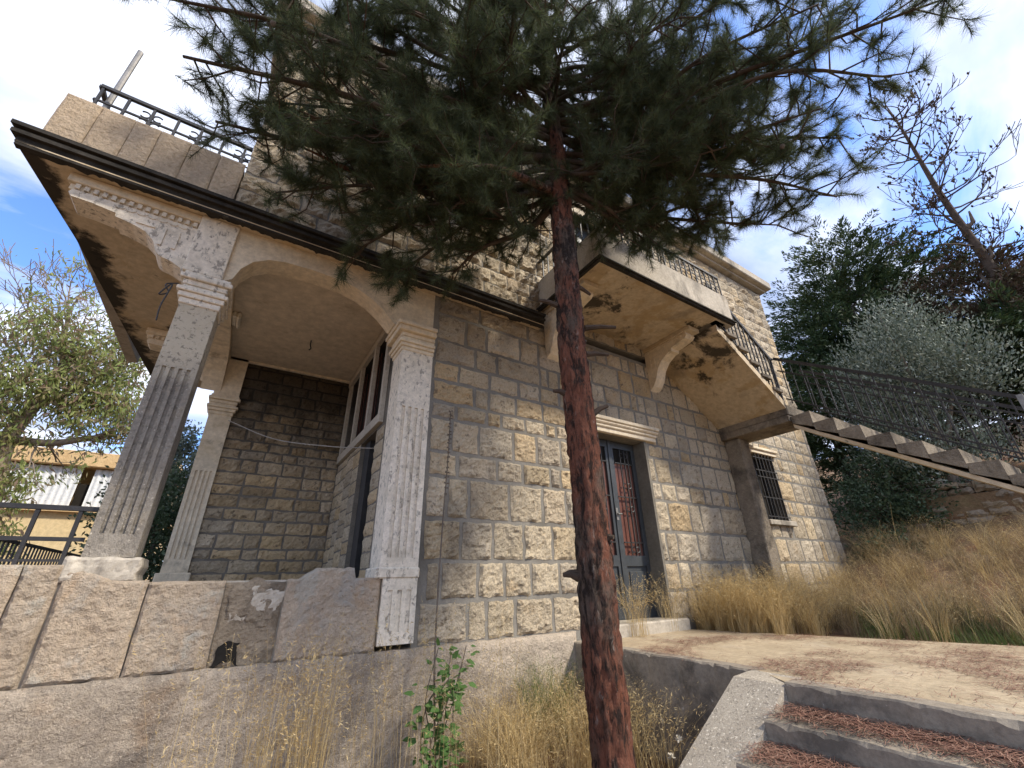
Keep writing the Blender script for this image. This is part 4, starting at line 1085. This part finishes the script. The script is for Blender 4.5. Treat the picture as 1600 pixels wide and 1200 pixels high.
dirs[:, 2] -= 0.06; dirs = unit(dirs)
B = B - Dd * rng.uniform(0, 0.11, (len(B), 1))
V, F = needles(B, dirs, rng.uniform(0.07, 0.14, len(B)) * np.repeat(rng.uniform(0.65, 1.25, len(tb)), nn), np.full(len(B), 0.0014))
npmesh('needle_crown', V, F, 'needles', PT)
# cones
for i in range(36):
    p = Vector(tb[random.randrange(len(tb))])
    mb = MB(); pts = [p + Vector((0, 0, -0.045 * t)) for t in (0, .25, .6, 1, 1.25)]
    mb.tube(pts, [0.006, 0.018, 0.022, 0.014, 0.003], 7)
    mb.build('pine_cone', 'deadwood', PT, True)

# ------------------------------------------------------------------ other trees
def recurse(mb, p, d, L, r, depth, spread=0.6, up=0.1, tips=None, minr=0.004):
    n = 4
    pts = [p]; q = p.copy(); dd = d.copy()
    for i in range(n):
        dd = (dd + Vector((random.gauss(0, .12), random.gauss(0, .12), random.gauss(up * 0.3, .1)))).normalized()
        q = q + dd * L / n
        pts.append(q.copy())
    mb.tube(pts, [max(minr, r * (1 - 0.45 * i / n)) for i in range(n + 1)], 6 if r > 0.03 else 4, False)
    if tips is not None and depth <= 1: tips += [(x.copy(), dd.copy()) for x in pts[2:]]
    if depth == 0: return
    for k in range(random.choice([2, 3, 3]) if depth > 1 else 3):
        s = pts[random.choice([2, 3, 4])] if k else pts[-1]
        nd = (dd + Vector((random.gauss(0, spread), random.gauss(0, spread), random.gauss(up, spread * 0.7)))).normalized()
        recurse(mb, s, nd, L * random.uniform(0.55, 0.8), max(minr, r * 0.52), depth - 1, spread, up, tips, minr)
def crown_pts(blobs, ncl):
    """cluster centres near the surfaces of blobs; returns centres and outward dirs"""
    C = []; D = []
    w = np.array([b[3] * b[4] * b[5] for b in blobs]) ** 0.66; w /= w.sum()
    ch = rng.choice(len(blobs), ncl, p=w)
    for c in ch:
        b = blobs[c]
        d = unit(rng.normal(size=3))
        r = rng.uniform(0.45, 1.08)
        C.append([b[0] + d[0] * b[3] * r, b[1] + d[1] * b[4] * r, b[2] + d[2] * b[5] * r]); D.append(d)
    return np.array(C), np.array(D)
def leafy(name, root_loc, label, blobs, ncl, per, size, mat, barkmat, trunk, cl_r=0.25, lean=(0, 0, 0), dirbias=0.6, aspect=0.28, limbs=6, group=None, r0=0.15):
    t = thing(name, root_loc, label, 'shrub' if 'shrub' in name else 'tree', group)
    mb = MB()
    p0 = Vector(root_loc); p1 = Vector(trunk)
    mb.tube(bez([p0, p0.lerp(p1, .5) + Vector((random.uniform(-.15, .15), random.uniform(-.15, .15), 0)), p1], 5), [r0 * (1 - 0.05 * i) for i in range(11)], 8)
    for b in blobs:
        for q in range(max(1, limbs // len(blobs))):
            d = unit(rng.normal(size=3)); e = Vector((b[0] + d[0] * b[3] * .7, b[1] + d[1] * b[4] * .7, b[2] + abs(d[2]) * b[5] * .6))
            m = p1.lerp(e, .5) + Vector((random.uniform(-.2, .2), random.uniform(-.2, .2), random.uniform(-.2, .2)))
            mb.tube(bez([p1.lerp(p0, random.uniform(0, .4)), m, e], 4), [r0 * .5 * (1 - .1 * i) for i in range(9)], 5, False)
    mb.build('trunk', barkmat, t, True)
    C, D = crown_pts(blobs, ncl)
    Bc = np.repeat(C, per, 0); Dc = np.repeat(D, per, 0)
    along = rng.uniform(-1, 1, (len(Bc), 1)) * cl_r
    tdir = unit(D + rng.normal(size=D.shape) * 0.5 + np.array(lean)); T = np.repeat(tdir, per, 0)
    pos = Bc + T * along + rng.normal(size=Bc.shape) * cl_r * 0.30
    dirs = unit(T * dirbias + rng.normal(size=Bc.shape) * 0.5 + np.array(lean))
    ln = rng.uniform(0.6, 1.3, len(Bc)) * size
    V, F = leaves(pos, dirs, ln, ln * aspect * rng.uniform(0.7, 1.2, len(Bc)))
    npmesh('crown', V, F, mat, t)
    return t
def cypressy(name, loc, label, base_pts, mat, nspray, size, group=None, trunk_top=None, r0=0.2, spray_len=0.9):
    """conifer: drooping, feathered sprays leaving limbs"""
    t = thing(name, loc, label, 'tree', group)
    mb = MB(); p0 = Vector(loc); p1 = Vector(trunk_top)
    mb.tube([p0, p0.lerp(p1, .5), p1], [r0, r0 * .7, r0 * .2], 8)
    C, D = crown_pts(base_pts, nspray)
    for i in range(0, nspray, 14):
        mb.tube([p0.lerp(p1, random.uniform(.3, .9)), Vector(C[i])], [0.04, 0.01], 4, False)
    mb.build('trunk', 'deadwood', t)
    Vs = []; Ls = []; Ds = []
    k = 95
    out = D.copy(); out[:, 2] = out[:, 2] * 0.4 + 0.22; out = unit(out + rng.normal(size=out.shape) * 0.25)
    side = unit(np.cross(out, np.array([0, 0, 1.0])))
    L = rng.uniform(0.5, 1.2, nspray) * spray_len
    tt = rng.uniform(0, 1, (nspray, k)); sd = rng.choice([-1, 1], (nspray, k)) * rng.uniform(0.1, 1, (nspray, k))
    half = (0.35 * (1 - tt * 0.85)) * L[:, None]
    P = C[:, None, :] + out[:, None, :] * (tt * L[:, None])[..., None] + side[:, None, :] * (sd * half * .8)[..., None]
    P[..., 2] -= 0.10 * np.abs(sd) * L[:, None] + 0.12 * tt ** 2 * L[:, None]
    P += rng.normal(size=P.shape) * 0.03
    dr = unit(out[:, None, :] * 1.0 + side[:, None, :] * (sd * 0.9)[..., None] + rng.normal(size=P.shape) * 0.35)
    P = P.reshape(-1, 3); dr = dr.reshape(-1, 3)
    ln = rng.uniform(0.6, 1.3, len(P)) * size
    V, F = leaves(P, dr, ln, ln * 0.13)
    npmesh('crown', V, F, mat, t)
    return t
# right side
leafy('olive_tree', (12.6, -1.6, 0.9), 'silvery olive tree behind the stair railing', [(12.6, -1.75, 4.3, 1.2, 1.15, 1.3), (12.5, -0.95, 4.2, 0.9, .75, 1.0), (12.6, -2.6, 4.0, 0.9, .75, 0.9), (12.5, -1.9, 5.3, .7, .6, .75), (12.4, -1.2, 3.2, 1.0, 1.0, .8), (12.5, -1.5, 2.3, 1.1, 1.2, .7)],
      1500, 20, 0.085, 'olive', 'greywood', (12.6, -1.7, 3.0), 0.36, (0, 0, 0.6), 0.9, 0.2, 10, r0=0.13)
cypressy('cypress_tree', (16.5, 0.0, 2.0), 'dark green spreading cypress behind the olive', [(16.5, -0.2, 7.6, 2.0, 1.9, 2.2), (16.5, -0.7, 9.6, 1.3, 1.1, 1.4), (16.3, 0.7, 6.4, 1.6, 1.8, 1.8), (16.3, -0.6, 5.2, 2.0, 2.2, 1.6), (16.6, -1.9, 8.4, 1.2, .9, 1.0)],
         'cypress', 1150, 0.15, None, (16.5, -0.3, 10.3), 0.2, 1.15)
cypressy('russet_conifer', (16.2, -3.4, 2.5), 'half dead russet conifer beneath the bare pine', [(16.2, -2.9, 6.6, 1.5, 1.3, 1.2), (16.0, -3.6, 5.2, 1.7, 1.5, 1.5), (15.8, -2.8, 4.0, 1.5, 1.6, 1.3)], 'brownleaf', 620, 0.14, None, (16.2, -3.4, 7.4), 0.18, 0.9)
cypressy('green_conifer', (14.8, -3.6, 1.8), 'green conifer at the right edge beside the olive', [(14.8, -3.3, 4.9, 1.0, 0.8, 0.8), (14.6, -3.6, 3.6, 1.1, 0.9, 1.0)], 'cypress', 260, 0.13, None, (14.8, -3.5, 5.2), 0.12, 0.8)
cypressy('dark_conifer', (13.6, 0.6, 1.4), 'dark evergreen in shade close to the house corner', [(13.8, 0.3, 3.8, 1.0, 1.2, 1.4), (13.6, 0.2, 2.6, .9, 1.2, .9)], 'cypress', 330, 0.12, None, (13.6, 0.5, 4.8), 0.12, 0.7)
t = thing('dead_pine', (15.0, -3.55, 2.0), 'bare dead pine with cones rising above the russet conifer', 'tree')
mb = MB()
pts = [Vector((15.0, -3.55 + 0.03 * sin(i), 2.0 + i * 0.98)) for i in range(13)]
mb.tube(pts, [0.17 * (1 - 0.075 * i) for i in range(13)], 9)
mb.build('trunk', 'branch', t, True)
for zz, dy_, ln in ((6.4, -1, .5), (6.55, 1, .35), (7.2, -1, .3), (8.3, -1, .4)):
    MB().tube([(15, -3.55, zz), (15, -3.55 + dy_ * ln * .5, zz + ln * .35), (15, -3.55 + dy_ * ln * .6, zz + ln * 1.2)], [.06, .05, .02], 6).build('stub', 'deadwood', t)
mb = MB(); cones = []
for i in range(38):
    zz = random.uniform(7.4, 13.4)
    a = random.uniform(0, 2 * pi)
    d = Vector((cos(a), sin(a), random.uniform(-0.05, 0.75))).normalized()
    tips = []
    recurse(mb, Vector((15, -3.55, zz)), d, (1.25 - 0.09 * (zz - 7)) * random.uniform(.5, 1.1), 0.028, 3, 0.5, 0.15, tips, 0.008)
    cones += tips
mb.build('branches', 'branch', t)
mb = MB()
for (p, d) in random.sample(cones, min(260, len(cones))):
    mb.tube([p, p + Vector((0, 0, .04)), p + Vector((0, 0, .09))], [0.015, 0.032, 0.008], 5)
mb.build('cones', 'branch', t)['kind'] = 'stuff'
# shrubs on the bank right of the house
for i, (x, y, z, r, mt, lb) in enumerate([(11.6, -0.3, 1.2, .8, 'darkleaf', 'grey green shrub beside the far house corner'), (12.2, -0.6, 1.9, 0.9, 'darkleaf', 'dense dark shrub under the olive on the bank'),
                                   (10.9, -0.55, 0.35, .45, 'darkleaf', 'low broad leaved shrub at the foot of house corner')]):
    leafy('bank_shrub', (x, y, ground_z(x, y)), lb, [(x, y, z, r, r, r * .75), (x + .2, y - r * .6, z - .2, r * .7, r * .7, r * .6)], int(420 * r), 16, 0.07, mt, 'deadwood', (x, y, z), 0.18, (0, 0, .2), 0.7, 0.3, 4, r0=0.04)
# rubble wall
RW = thing('rubble_wall', (12.0, -2.5, 0.6), 'collapsing dry stone wall on the bank below the stairs', 'wall')
MB().box((12.12, -5.2, 0.0), (12.5, -0.8, 1.35)).build('earth_core', 'soil', RW)
z = 0.45; k = 3000
while z < 1.75:
    h = random.uniform(0.10, 0.17)
    y = -0.9
    while y > -5.0:
        w = random.uniform(0.16, 0.42)
        k += 1
        v, f = rough_block(w - 0.015, h - 0.01, 0.06, 0.06, k, back=0.2, amp=0.05, edge=0.05, jit=0.02)
        if random.random() < 0.93: block_obj('rubble_stone', v, f, (12.1 + random.uniform(-.06, .05) + 0.1 * (z - .5), y, z + random.uniform(-.02, .02)), 'rubble', RW, -pi / 2 + random.uniform(-.15, .15))
        y -= w
    z += h
# scattered stones by the corner
for i in range(8):
    x, y = random.uniform(10.8, 12), random.uniform(-1.0, 0.4)
    v, f = rough_block(random.uniform(.15, .4), random.uniform(.08, .18), 0.08, 0.06, 3500 + i, back=0.15, amp=.05, edge=.06, jit=.03)
    tag(block_obj('fallen_stone', v, f, (x, y, ground_z(x, y) - 0.02), 'rubble', None, -pi / 2 + random.uniform(-.6, .6)), 'loose fallen stone on the bank behind the house corner', 'stone', 'fallen stones on the bank')
# hilltop building
HB = thing('hilltop_building', (26, -7, 6), 'grey flat roofed building on hilltop at right edge', 'building')
MB().box((24, -12, 5), (30, -3.55, 10.3)).build('wall', 'concrete', HB)
MB().box((23.7, -12.3, 10.3), (30.3, -3.3, 10.6)).build('roof', 'mould', HB)
MB().box((23.97, -5.6, 8.2), (23.999, -4.6, 9.6)).build('window', 'dark', HB)

# left side
t = thing('eucalyptus_tree', (-5.3, 12.0, -1.6), 'eucalyptus with drooping leaves left of the porch column', 'tree')
mb = MB(); tips = []
mb.tube(bez([(-5.3, 12, -1.6), (-5.25, 12, 1.5), (-5.5, 12, 3.4), (-5.3, 12, 4.8), (-5.0, 11.9, 6.2)], 5), [0.30 * (1 - .035 * i) for i in range(21)], 9)
for (s, e, r) in (((-5.45, 12, 3.6), (-3.6, 11.6, 3.9), .13), ((-5.45, 12, 3.3), (-7.2, 11.8, 3.4), .15), ((-5.3, 12, 4.6), (-3.9, 11.8, 6.3), .11), ((-5.4, 12, 4.2), (-7.3, 12, 5.4), .12), ((-5.1, 12, 5.6), (-5.5, 11.7, 7.6), .08), ((-5.4, 12, 2.9), (-6.6, 11.6, 1.6), .08)):
    s, e = Vector(s), Vector(e)
    mb.tube(bez([s, s.lerp(e, .5) + Vector((0, 0, -.15)), e], 5), [r * (1 - .07 * i) for i in range(11)], 7, False)
    for q in range(9):
        p = s.lerp(e, random.uniform(.25, 1)) + Vector((0, 0, -.08))
        recurse(mb, p, ((e - s).normalized() + Vector((random.gauss(0, .7), random.gauss(0, .5), random.gauss(.3, .6)))).normalized(), random.uniform(.7, 1.2), .03, 2, .6, .1, tips, .008)
mb.build('trunk', 'greywood', t, True)
blobs = [(-4.2, 11.8, 6.2, 1.1, 1.0, .9), (-5.6, 11.6, 6.6, 1.0, .9, .8), (-3.9, 11.7, 4.4, .9, .9, .7), (-6.8, 11.8, 5.4, 1.1, 1.0, .9), (-5.2, 11.5, 2.2, .7, .7, 1.0), (-4.9, 11.3, 1.0, .7, .7, .7), (-3.6, 11.6, 5.0, .6, .6, .5), (-5.9, 11.6, 3.6, .8, .8, .8), (-5.3, 11.6, 5.0, 1.1, .9, .8), (-4.6, 11.7, 5.3, 1.0, .8, .7), (-6.4, 11.5, 3.0, .8, .7, .9), (-6.6, 11.5, 1.6, .9, .8, .9)]
C, D = crown_pts(blobs, 1500)
C = np.concatenate([C, np.array([list(p) for p, d in random.sample(tips, min(500, len(tips)))])])
per = 13
Bc = np.repeat(C, per, 0) + rng.normal(size=(len(C) * per, 3)) * 0.16
dirs = unit(rng.normal(size=Bc.shape) * 0.55 + np.array([0.1, 0, -0.75]))
ln = rng.uniform(.12, .24, len(Bc))
V, F = leaves(Bc, dirs, ln, ln * 0.13)
npmesh('crown', V, F, 'eucalypt', t)
t = thing('bare_tree', (-5.0, 13.0, -1.6), 'leafless grey tree rising over the eucalyptus', 'tree')
mb = MB()
mb.tube(bez([(-7.6, 13, -1.6), (-7.2, 13, 3), (-6.2, 13, 5.6), (-5.7, 13, 7.4)], 5), [.14 * (1 - .05 * i) for i in range(16)], 7)
for q in range(9):
    recurse(mb, Vector((-6.0 + random.uniform(-.3, .3), 13, random.uniform(5.8, 7.4))), Vector((random.gauss(.05, .5), random.gauss(0, .4), 1)).normalized(), random.uniform(1.0, 1.7), .035, 3, .5, .15, None, .009)
mb.build('branches', 'greywood', t)
for i, (x, y, z, r, mt, lb) in enumerate([(-1.35, 8.2, 1.0, 1.15, 'darkleaf', 'dark green tree seen between the porch column and back pilaster'), (-1.7, 10.5, 3.0, .9, 'olive', 'pale olive tree seen behind the back pilaster')]):
    leafy('garden_tree', (x, y, -1.6), lb, [(x, y, z, r, r, r), (x - .3, y, z + .7, r * .7, r * .7, r * .8), (x + .3, y, z - .8, r * .8, r * .8, r * .8)], int(700 * r), 16, 0.09, mt, 'deadwood', (x, y, z), 0.2, (0, 0, .1), 0.7, 0.3, 5, r0=.08)
LB = thing('neighbour_house', (-5.5, 20, -1.6), 'yellow walled neighbour house with white corrugated sheeting, left', 'building')
MB().box((-11, 18, -2.0), (-2.6, 24, 2.55)).build('wall', 'yellowwall', LB)
MB().box((-11.1, 17.8, 2.551), (-2.5, 24.1, 2.75)).build('floor_band', 'tanstone', LB)
def corr(x0, x1, z0, z1, y):
    n = int((x1 - x0) / 0.045)
    vs = []; fs = []
    for i in range(n + 1):
        x = x0 + (x1 - x0) * i / n
        yy = y + 0.03 * sin(i * pi / 2)
        vs += [(x, yy, z0), (x, yy, z1)]
    for i in range(n):
        fs.append((2 * i, 2 * i + 2, 2 * i + 3, 2 * i + 1))
    return vs, fs
for (a, b) in ((-4.9, -2.6), (-10.5, -5.25)):
    v, f = corr(a, b, 2.76, 4.15, 17.95)
    MB().add(v, f).build('corrugated_sheet', 'corrugated', LB, True)
MB().box((-11, 18.6, 2.751), (-2.6, 24, 4.4)).build('upper_room', 'yellowwall', LB)
MB().box((-5.24, 18.1, 2.76), (-4.91, 18.15, 3.6)).build('window', 'dark', LB)
MB().box((-11.2, 17.7, 4.2), (-2.4, 24.2, 4.75), .02).build('roof_edge', 'tanstone', LB)

# ------------------------------------------------------------------ grass, litter, weeds
def gz(a):
    return np.array([ground_z(p[0], p[1]) for p in a])
def field(name, mat, n, sampler, h, w, lean, label, cat, curl=1.8, heads=0, seg=4, droop=0.15, bias=(0, 0)):
    P = np.array([sampler() for _ in range(n)])
    base = np.concatenate([P, gz(P)[:, None]], 1)
    hg = rng.uniform(h[0], h[1], n)
    ang = rng.uniform(0, 2 * pi, n); le = rng.uniform(lean[0], lean[1], n) * hg
    lv = np.stack([np.cos(ang) * le, np.sin(ang) * le], 1) + np.array(bias) * hg[:, None]
    V, F = strip_blades(base, hg, lv, curl, rng.uniform(w[0], w[1], n), seg, droop)
    if heads:
        # feathery seed heads along the top of each stem
        t = rng.uniform(0.68, 1.0, (n, heads))
        c = base[:, None, :].repeat(heads, 1)
        c[..., :2] += lv[:, None, :] * (t ** curl)[..., None]
        c[..., 2] += hg[:, None] * (t - droop * t ** 3)
        c = c.reshape(-1, 3)
        d = unit(rng.normal(size=c.shape) * 0.55 + np.concatenate([np.repeat(unit(lv + 1e-6), heads, 0) * .6, np.full((len(c), 1), 0.35)], 1))
        ln = rng.uniform(0.012, 0.034, len(c))
        V2, F2 = leaves(c, d, ln, ln * 0.07)
        F = np.concatenate([F, F2 + len(V)]); V = np.concatenate([V, V2])
    o = npmesh(name, V, F, mat)
    tag(o, label, cat, kind='stuff')
    return o
def tufts(name, mat, centers, per, h, w, spread, label, heads=6, r=0.06, curl=1.9, droop=0.3):
    c = np.array(centers); n = len(c) * per
    sc = np.repeat(rng.uniform(0.6, 1.15, len(c)), per)
    a = rng.uniform(0, 2 * pi, n); q = r * np.sqrt(rng.uniform(0, 1, n))
    P = np.repeat(c, per, 0) + np.stack([np.cos(a) * q, np.sin(a) * q], 1)
    base = np.concatenate([P, gz(P)[:, None]], 1)
    hg = rng.uniform(h[0], h[1], n) * sc
    a2 = a + rng.normal(0, 0.5, n)
    le = np.abs(rng.normal(0, spread, n)) * hg
    wind = np.repeat(rng.normal(0, 0.22, (len(c), 2)), per, 0) * hg[:, None]
    lv = np.stack([np.cos(a2) * le, np.sin(a2) * le], 1) + wind
    dr = droop
    V, F = strip_blades(base, hg, lv, curl, rng.uniform(w[0], w[1], n), 5, dr)
    if heads:
        t = rng.uniform(0.6, 1.0, (n, heads))
        cc_ = base[:, None, :].repeat(heads, 1)
        cc_[..., :2] += lv[:, None, :] * (t ** curl)[..., None]
        cc_[..., 2] += hg[:, None] * (t - dr * t ** 3)
        cc_ = cc_.reshape(-1, 3)
        d = unit(rng.normal(size=cc_.shape) * 0.5 + np.concatenate([np.repeat(unit(lv + 1e-6), heads, 0) * .8, np.full((len(cc_), 1), 0.2)], 1))
        ln = rng.uniform(0.012, 0.032, len(cc_))
        V2, F2 = leaves(cc_, d, ln, ln * 0.07)
        F = np.concatenate([F, F2 + len(V)]); V = np.concatenate([V, V2])
    return tag(npmesh(name, V, F, mat), label, 'grass', kind='stuff')
def rect(x0, x1, y0, y1):
    return lambda: (random.uniform(x0, x1), random.uniform(y0, y1))
def clumps(cs, r):
    def f():
        c = random.choice(cs)
        a = random.uniform(0, 2 * pi); q = r * sqrt(random.random())
        return (c[0] + q * cos(a), c[1] + q * sin(a))
    return f
field('dry_grass', 'drygrass', 230, rect(-0.1, 1.9, -1.3, -0.3), (0.6, 1.5), (0.0010, 0.0020), (0.02, 0.26), 'tall sparse dry stems in front of the plinth', 'grass', 1.7, 16)
field('dry_grass', 'drygrass', 190, clumps([(0.62, -0.5), (0.72, -0.6), (0.45, -0.5)], 0.09), (0.6, 1.35), (0.0012, 0.0022), (0.04, 0.3), 'dense sheaf of golden stems before the parapet slabs', 'grass', 1.7, 16)
tufts('dry_grass', 'browngrass', [(random.uniform(1.9, 3.15), random.uniform(-0.9, -0.12)) for _ in range(20)], 55, (0.2, 0.75), (0.0010, 0.0022), 0.55, 'brown grass tufts at the wall foot behind the pine')
tufts('dry_grass', 'drygrass', [(random.uniform(1.9, 3.1), random.uniform(-1.0, -0.15)) for _ in range(46)], 44, (0.2, 0.85), (0.0010, 0.0020), 0.6, 'straw coloured wisps among the brown tufts under the stone wall')
field('dry_grass', 'greengrass', 380, clumps([(2.55, -0.35), (2.75, -0.4)], 0.14), (0.4, 0.8), (0.0012, 0.0024), (0.1, 0.5), 'olive green grass tuft left of the pine trunk', 'grass', 1.8, 3)
field('dry_grass', 'drygrass', 700, clumps([(random.uniform(2.5, 3.15), random.uniform(-1.7, -0.5)) for _ in range(9)], 0.12), (0.35, 0.7), (0.0010, 0.0022), (0.2, 0.7), 'golden grass drooping beside the path edge', 'grass', 1.8, 6, bias=(0.1, -0.25))
def gold():
    c = random.choice([(5.45, -0.75, .22), (5.75, -0.55, .28), (6.1, -0.7, .3), (5.6, -0.3, .2), (6.5, -0.6, .3), (7.0, -0.75, .3), (5.9, -1.05, .2)])
    return (max(5.2, c[0] + random.gauss(0, c[2])), min(-0.08, c[1] + random.gauss(0, c[2])))
tufts('golden_grass', 'drygrass', [gold() for _ in range(75)], 85, (0.35, 1.05), (0.0010, 0.0022), 0.5, 'thick golden feathery grass right of the door', 9)
def bank():
    while True:
        x, y = random.uniform(5.5, 11.7), random.uniform(-5.4, 0.05)
        if x > 5.6 - 0.25 * y - 0.3: return (x, y)
tufts('brown_grass', 'browngrass', [bank() for _ in range(230)], 62, (0.2, 0.75), (0.0014, 0.0032), 0.75, 'tangled brown grass covering the bank below the stairs', 4, 0.12)
tufts('straw_tufts', 'drygrass', [bank() for _ in range(150)], 50, (0.3, 0.85), (0.0012, 0.0026), 0.7, 'straw coloured tufts dotted over the bank', 6, 0.08)
tufts('green_tufts', 'greengrass', [(random.uniform(6.2, 8.5), random.uniform(-2.6, -0.6)) for _ in range(26)], 60, (0.15, 0.45), (0.0014, 0.003), 0.7, 'green tufts between golden grass and bank', 0, 0.1)
field('pale_stems', 'drygrass', 330, rect(6.0, 10.5, -4.6, -0.3), (0.5, 1.1), (0.0012, 0.0026), (0.3, 1.2), 'long pale stems bent over the bank grass', 'grass', 1.7, 10)
field('green_grass', 'greengrass', 3400, lambda: (lambda y: (5.12 - 0.32 * y + abs(random.gauss(0, .4)), y))(-1.6 - 3.2 * random.random() ** 0.7), (0.06, 0.24), (0.0016, 0.0032), (0.1, 0.7), 'low green grass along the far side of the path', 'grass', 1.6, 0, 3)
field('door_weeds', 'drygrass', 260, clumps([(4.2, -0.12), (4.75, -0.1), (4.95, -0.06), (4.05, -0.2)], 0.1), (0.45, 0.85), (0.001, 0.002), (0.15, 0.5), 'dry weeds growing in front of the entrance door', 'grass', 1.8, 12)
# fallen pine needles
def litter(name, n, sampler, label, zoff=0.006, pile=0.012):
    P = np.array([sampler() for _ in range(n)])
    a = rng.uniform(0, 2 * pi, n)
    L = rng.uniform(0.05, 0.12, n)
    d = np.stack([np.cos(a), np.sin(a), rng.normal(0, 0.06, n)], 1)
    side = np.stack([-np.sin(a), np.cos(a), np.zeros(n)], 1)
    bend = rng.normal(0, 0.12, n)[:, None] * L[:, None] * side
    w = 0.0014
    P[:, 2] += rng.uniform(0.003, pile, n)
    m = P + d * (L / 2)[:, None] + bend; e = P + d * L[:, None]
    m[:, 2] += 0.004
    for q in (m, e): q[:, 2] = np.maximum(q[:, 2], P[:, 2] - 0.002)
    V = np.stack([P - side * w, P + side * w, m - side * w, m + side * w, e - side * w, e + side * w], 1).reshape(-1, 3)
    o = (np.arange(n) * 6)[:, None]
    F = np.concatenate([o + np.array([0, 1, 3, 2]), o + np.array([2, 3, 5, 4])], 1).reshape(-1, 4)
    tag(npmesh(name, V, F, 'litter'), label, 'needles', kind='stuff')
def samp_path():
    while True:
        y = -0.3 - 5.0 * random.random(); x = random.uniform(3.1, 5.9)
        n_ = fr(x * 1.1, y * 1.6, 4.0, 3)
        dens = 0.04 + max(0, n_ - 0.05) * 2.2 + 0.6 * max(0, (-y - 1.8) / 2.5) * max(0, 0.5 + n_)
        if x < 3.28 and y > -2.3: continue
        if random.random() < dens: return (x, y, -0.60)
litter('pine_needle_litter', 12000, samp_path, 'rust coloured pine needles scattered over the concrete path')
def samp_step():
    i = random.choice([0, 0, 1, 1, 2, 3])
    return (3.05 - 0.33 * (i + 1) + 0.05 + 0.28 * random.random() ** 0.65, random.uniform(-5.0, -2.31), -0.60 - 0.13 * (i + 1))
litter('pine_needle_drift', 17000, samp_step, 'thick rust coloured pine needles lying on the garden steps', pile=0.045)
def samp_low():
    x, y = random.uniform(1.2, 3.2), random.uniform(-1.95, -0.2)
    return (x, y, ground_z(x, y))
litter('pine_needle_bed', 11000, samp_low, 'pine needles covering the ground around the trunk', pile=0.03)
# bramble/vine plant at the plinth
VP = thing('vine_plant', (1.62, -0.45, -1.35), 'young green vine climbing the plinth below the wall', 'plant')
mb = MB(); lb = []; ld = []
for q in range(6):
    x, y = 1.62 + random.uniform(-.1, .1), -0.45 + random.uniform(-.06, .06)
    p = [Vector((x, y, -1.4)), Vector((x + random.uniform(-.08, .08), y, -1.05)), Vector((x + random.uniform(-.12, .12), y - .03, -0.8)), Vector((x + random.uniform(-.12, .14), y - .03, random.uniform(-.72, -.45)))]
    pts = bez(p, 8)
    mb.tube(pts, 0.004, 5)
    for s in pts[3:]:
        for _ in range(2):
            lb.append(list(s)); v = Vector((random.gauss(0, 1), random.gauss(-.4, .6), random.gauss(-.1, .5))).normalized(); ld.append(list(v))
mb.build('stem', 'deadwood', VP)
for b, d in list(zip(lb, ld))[:230]:
    L = random.uniform(.04, .085); b = Vector(b); d = Vector(d)
    b = b + d * random.uniform(0.02, 0.09)
    s = d.cross(Vector((0, -.6, 1))).normalized(); nrm = s.cross(d)
    pts = [b, b + d * L * .35 + s * L * .36 + nrm * .004, b + d * L * .75 + s * L * .26 + nrm * .004, b + d * L * 1.15, b + d * L * .75 - s * L * .26 + nrm * .004, b + d * L * .35 - s * L * .36 + nrm * .004]
    MB().add(pts, [(0, 1, 2, 3), (0, 3, 4, 5)]).build('leaf', 'vine', VP)
# thorny dry stem leaning on the wall beside the pilaster
TS = thing('thorny_stem', (1.66, -0.3, -1.4), 'tall thin dry thorny stem leaning on stones beside the pilaster', 'plant')
pts = bez([(1.62, -0.40, -1.4), (1.60, -0.30, -0.6), (1.66, -0.18, 0.4), (1.72, -0.10, 1.1), (1.74, -0.07, 1.68)], 12)
MB().tube(pts, [0.009 * (1 - 0.011 * i) for i in range(len(pts))], 6).build('stem', 'deadwood', TS)
mb = MB()
for i in range(30, len(pts)):
    for s in (-1, 1):
        p = pts[i] + Vector((random.uniform(-.008, .008), -.004, random.uniform(-.01, .01)))
        mb.tube([p, p + Vector((s * 0.014, -.006, 0.006)), p + Vector((s * .018, -.004, -.006))], [0.006, .008, .003], 5)
mb.build('dry_buds', 'deadwood', TS)
# pale seed heads near the cheek wall
for i, (x, y, z) in enumerate([(2.55, -1.75, -1.0), (2.7, -1.7, -0.95), (2.35, -1.85, -1.12), (2.42, -1.9, -1.05), (2.15, -1.4, -1.1)]):
    tw_ = thing('seed_head', (x, y, ground_z(x, y)), 'pale dried flower head near the trunk and cheek wall', 'flower', 'dried flower heads')
    MB().tube([(x, y, ground_z(x, y)), (x + .01, y, z)], 0.002, 4).build('stem', 'drygrass', tw_)
    d = unit(rng.normal(size=(26, 3)) + np.array([0, 0, .6])); b = np.tile(np.array([x + .01, y, z]), (26, 1))
    V, F = leaves(b, d, np.full(26, .028), np.full(26, .006)); npmesh('petals', V, F, 'flower', tw_)

S.render.engine = 'CYCLES'
S.render.resolution_x = 1024
S.render.resolution_y = 768
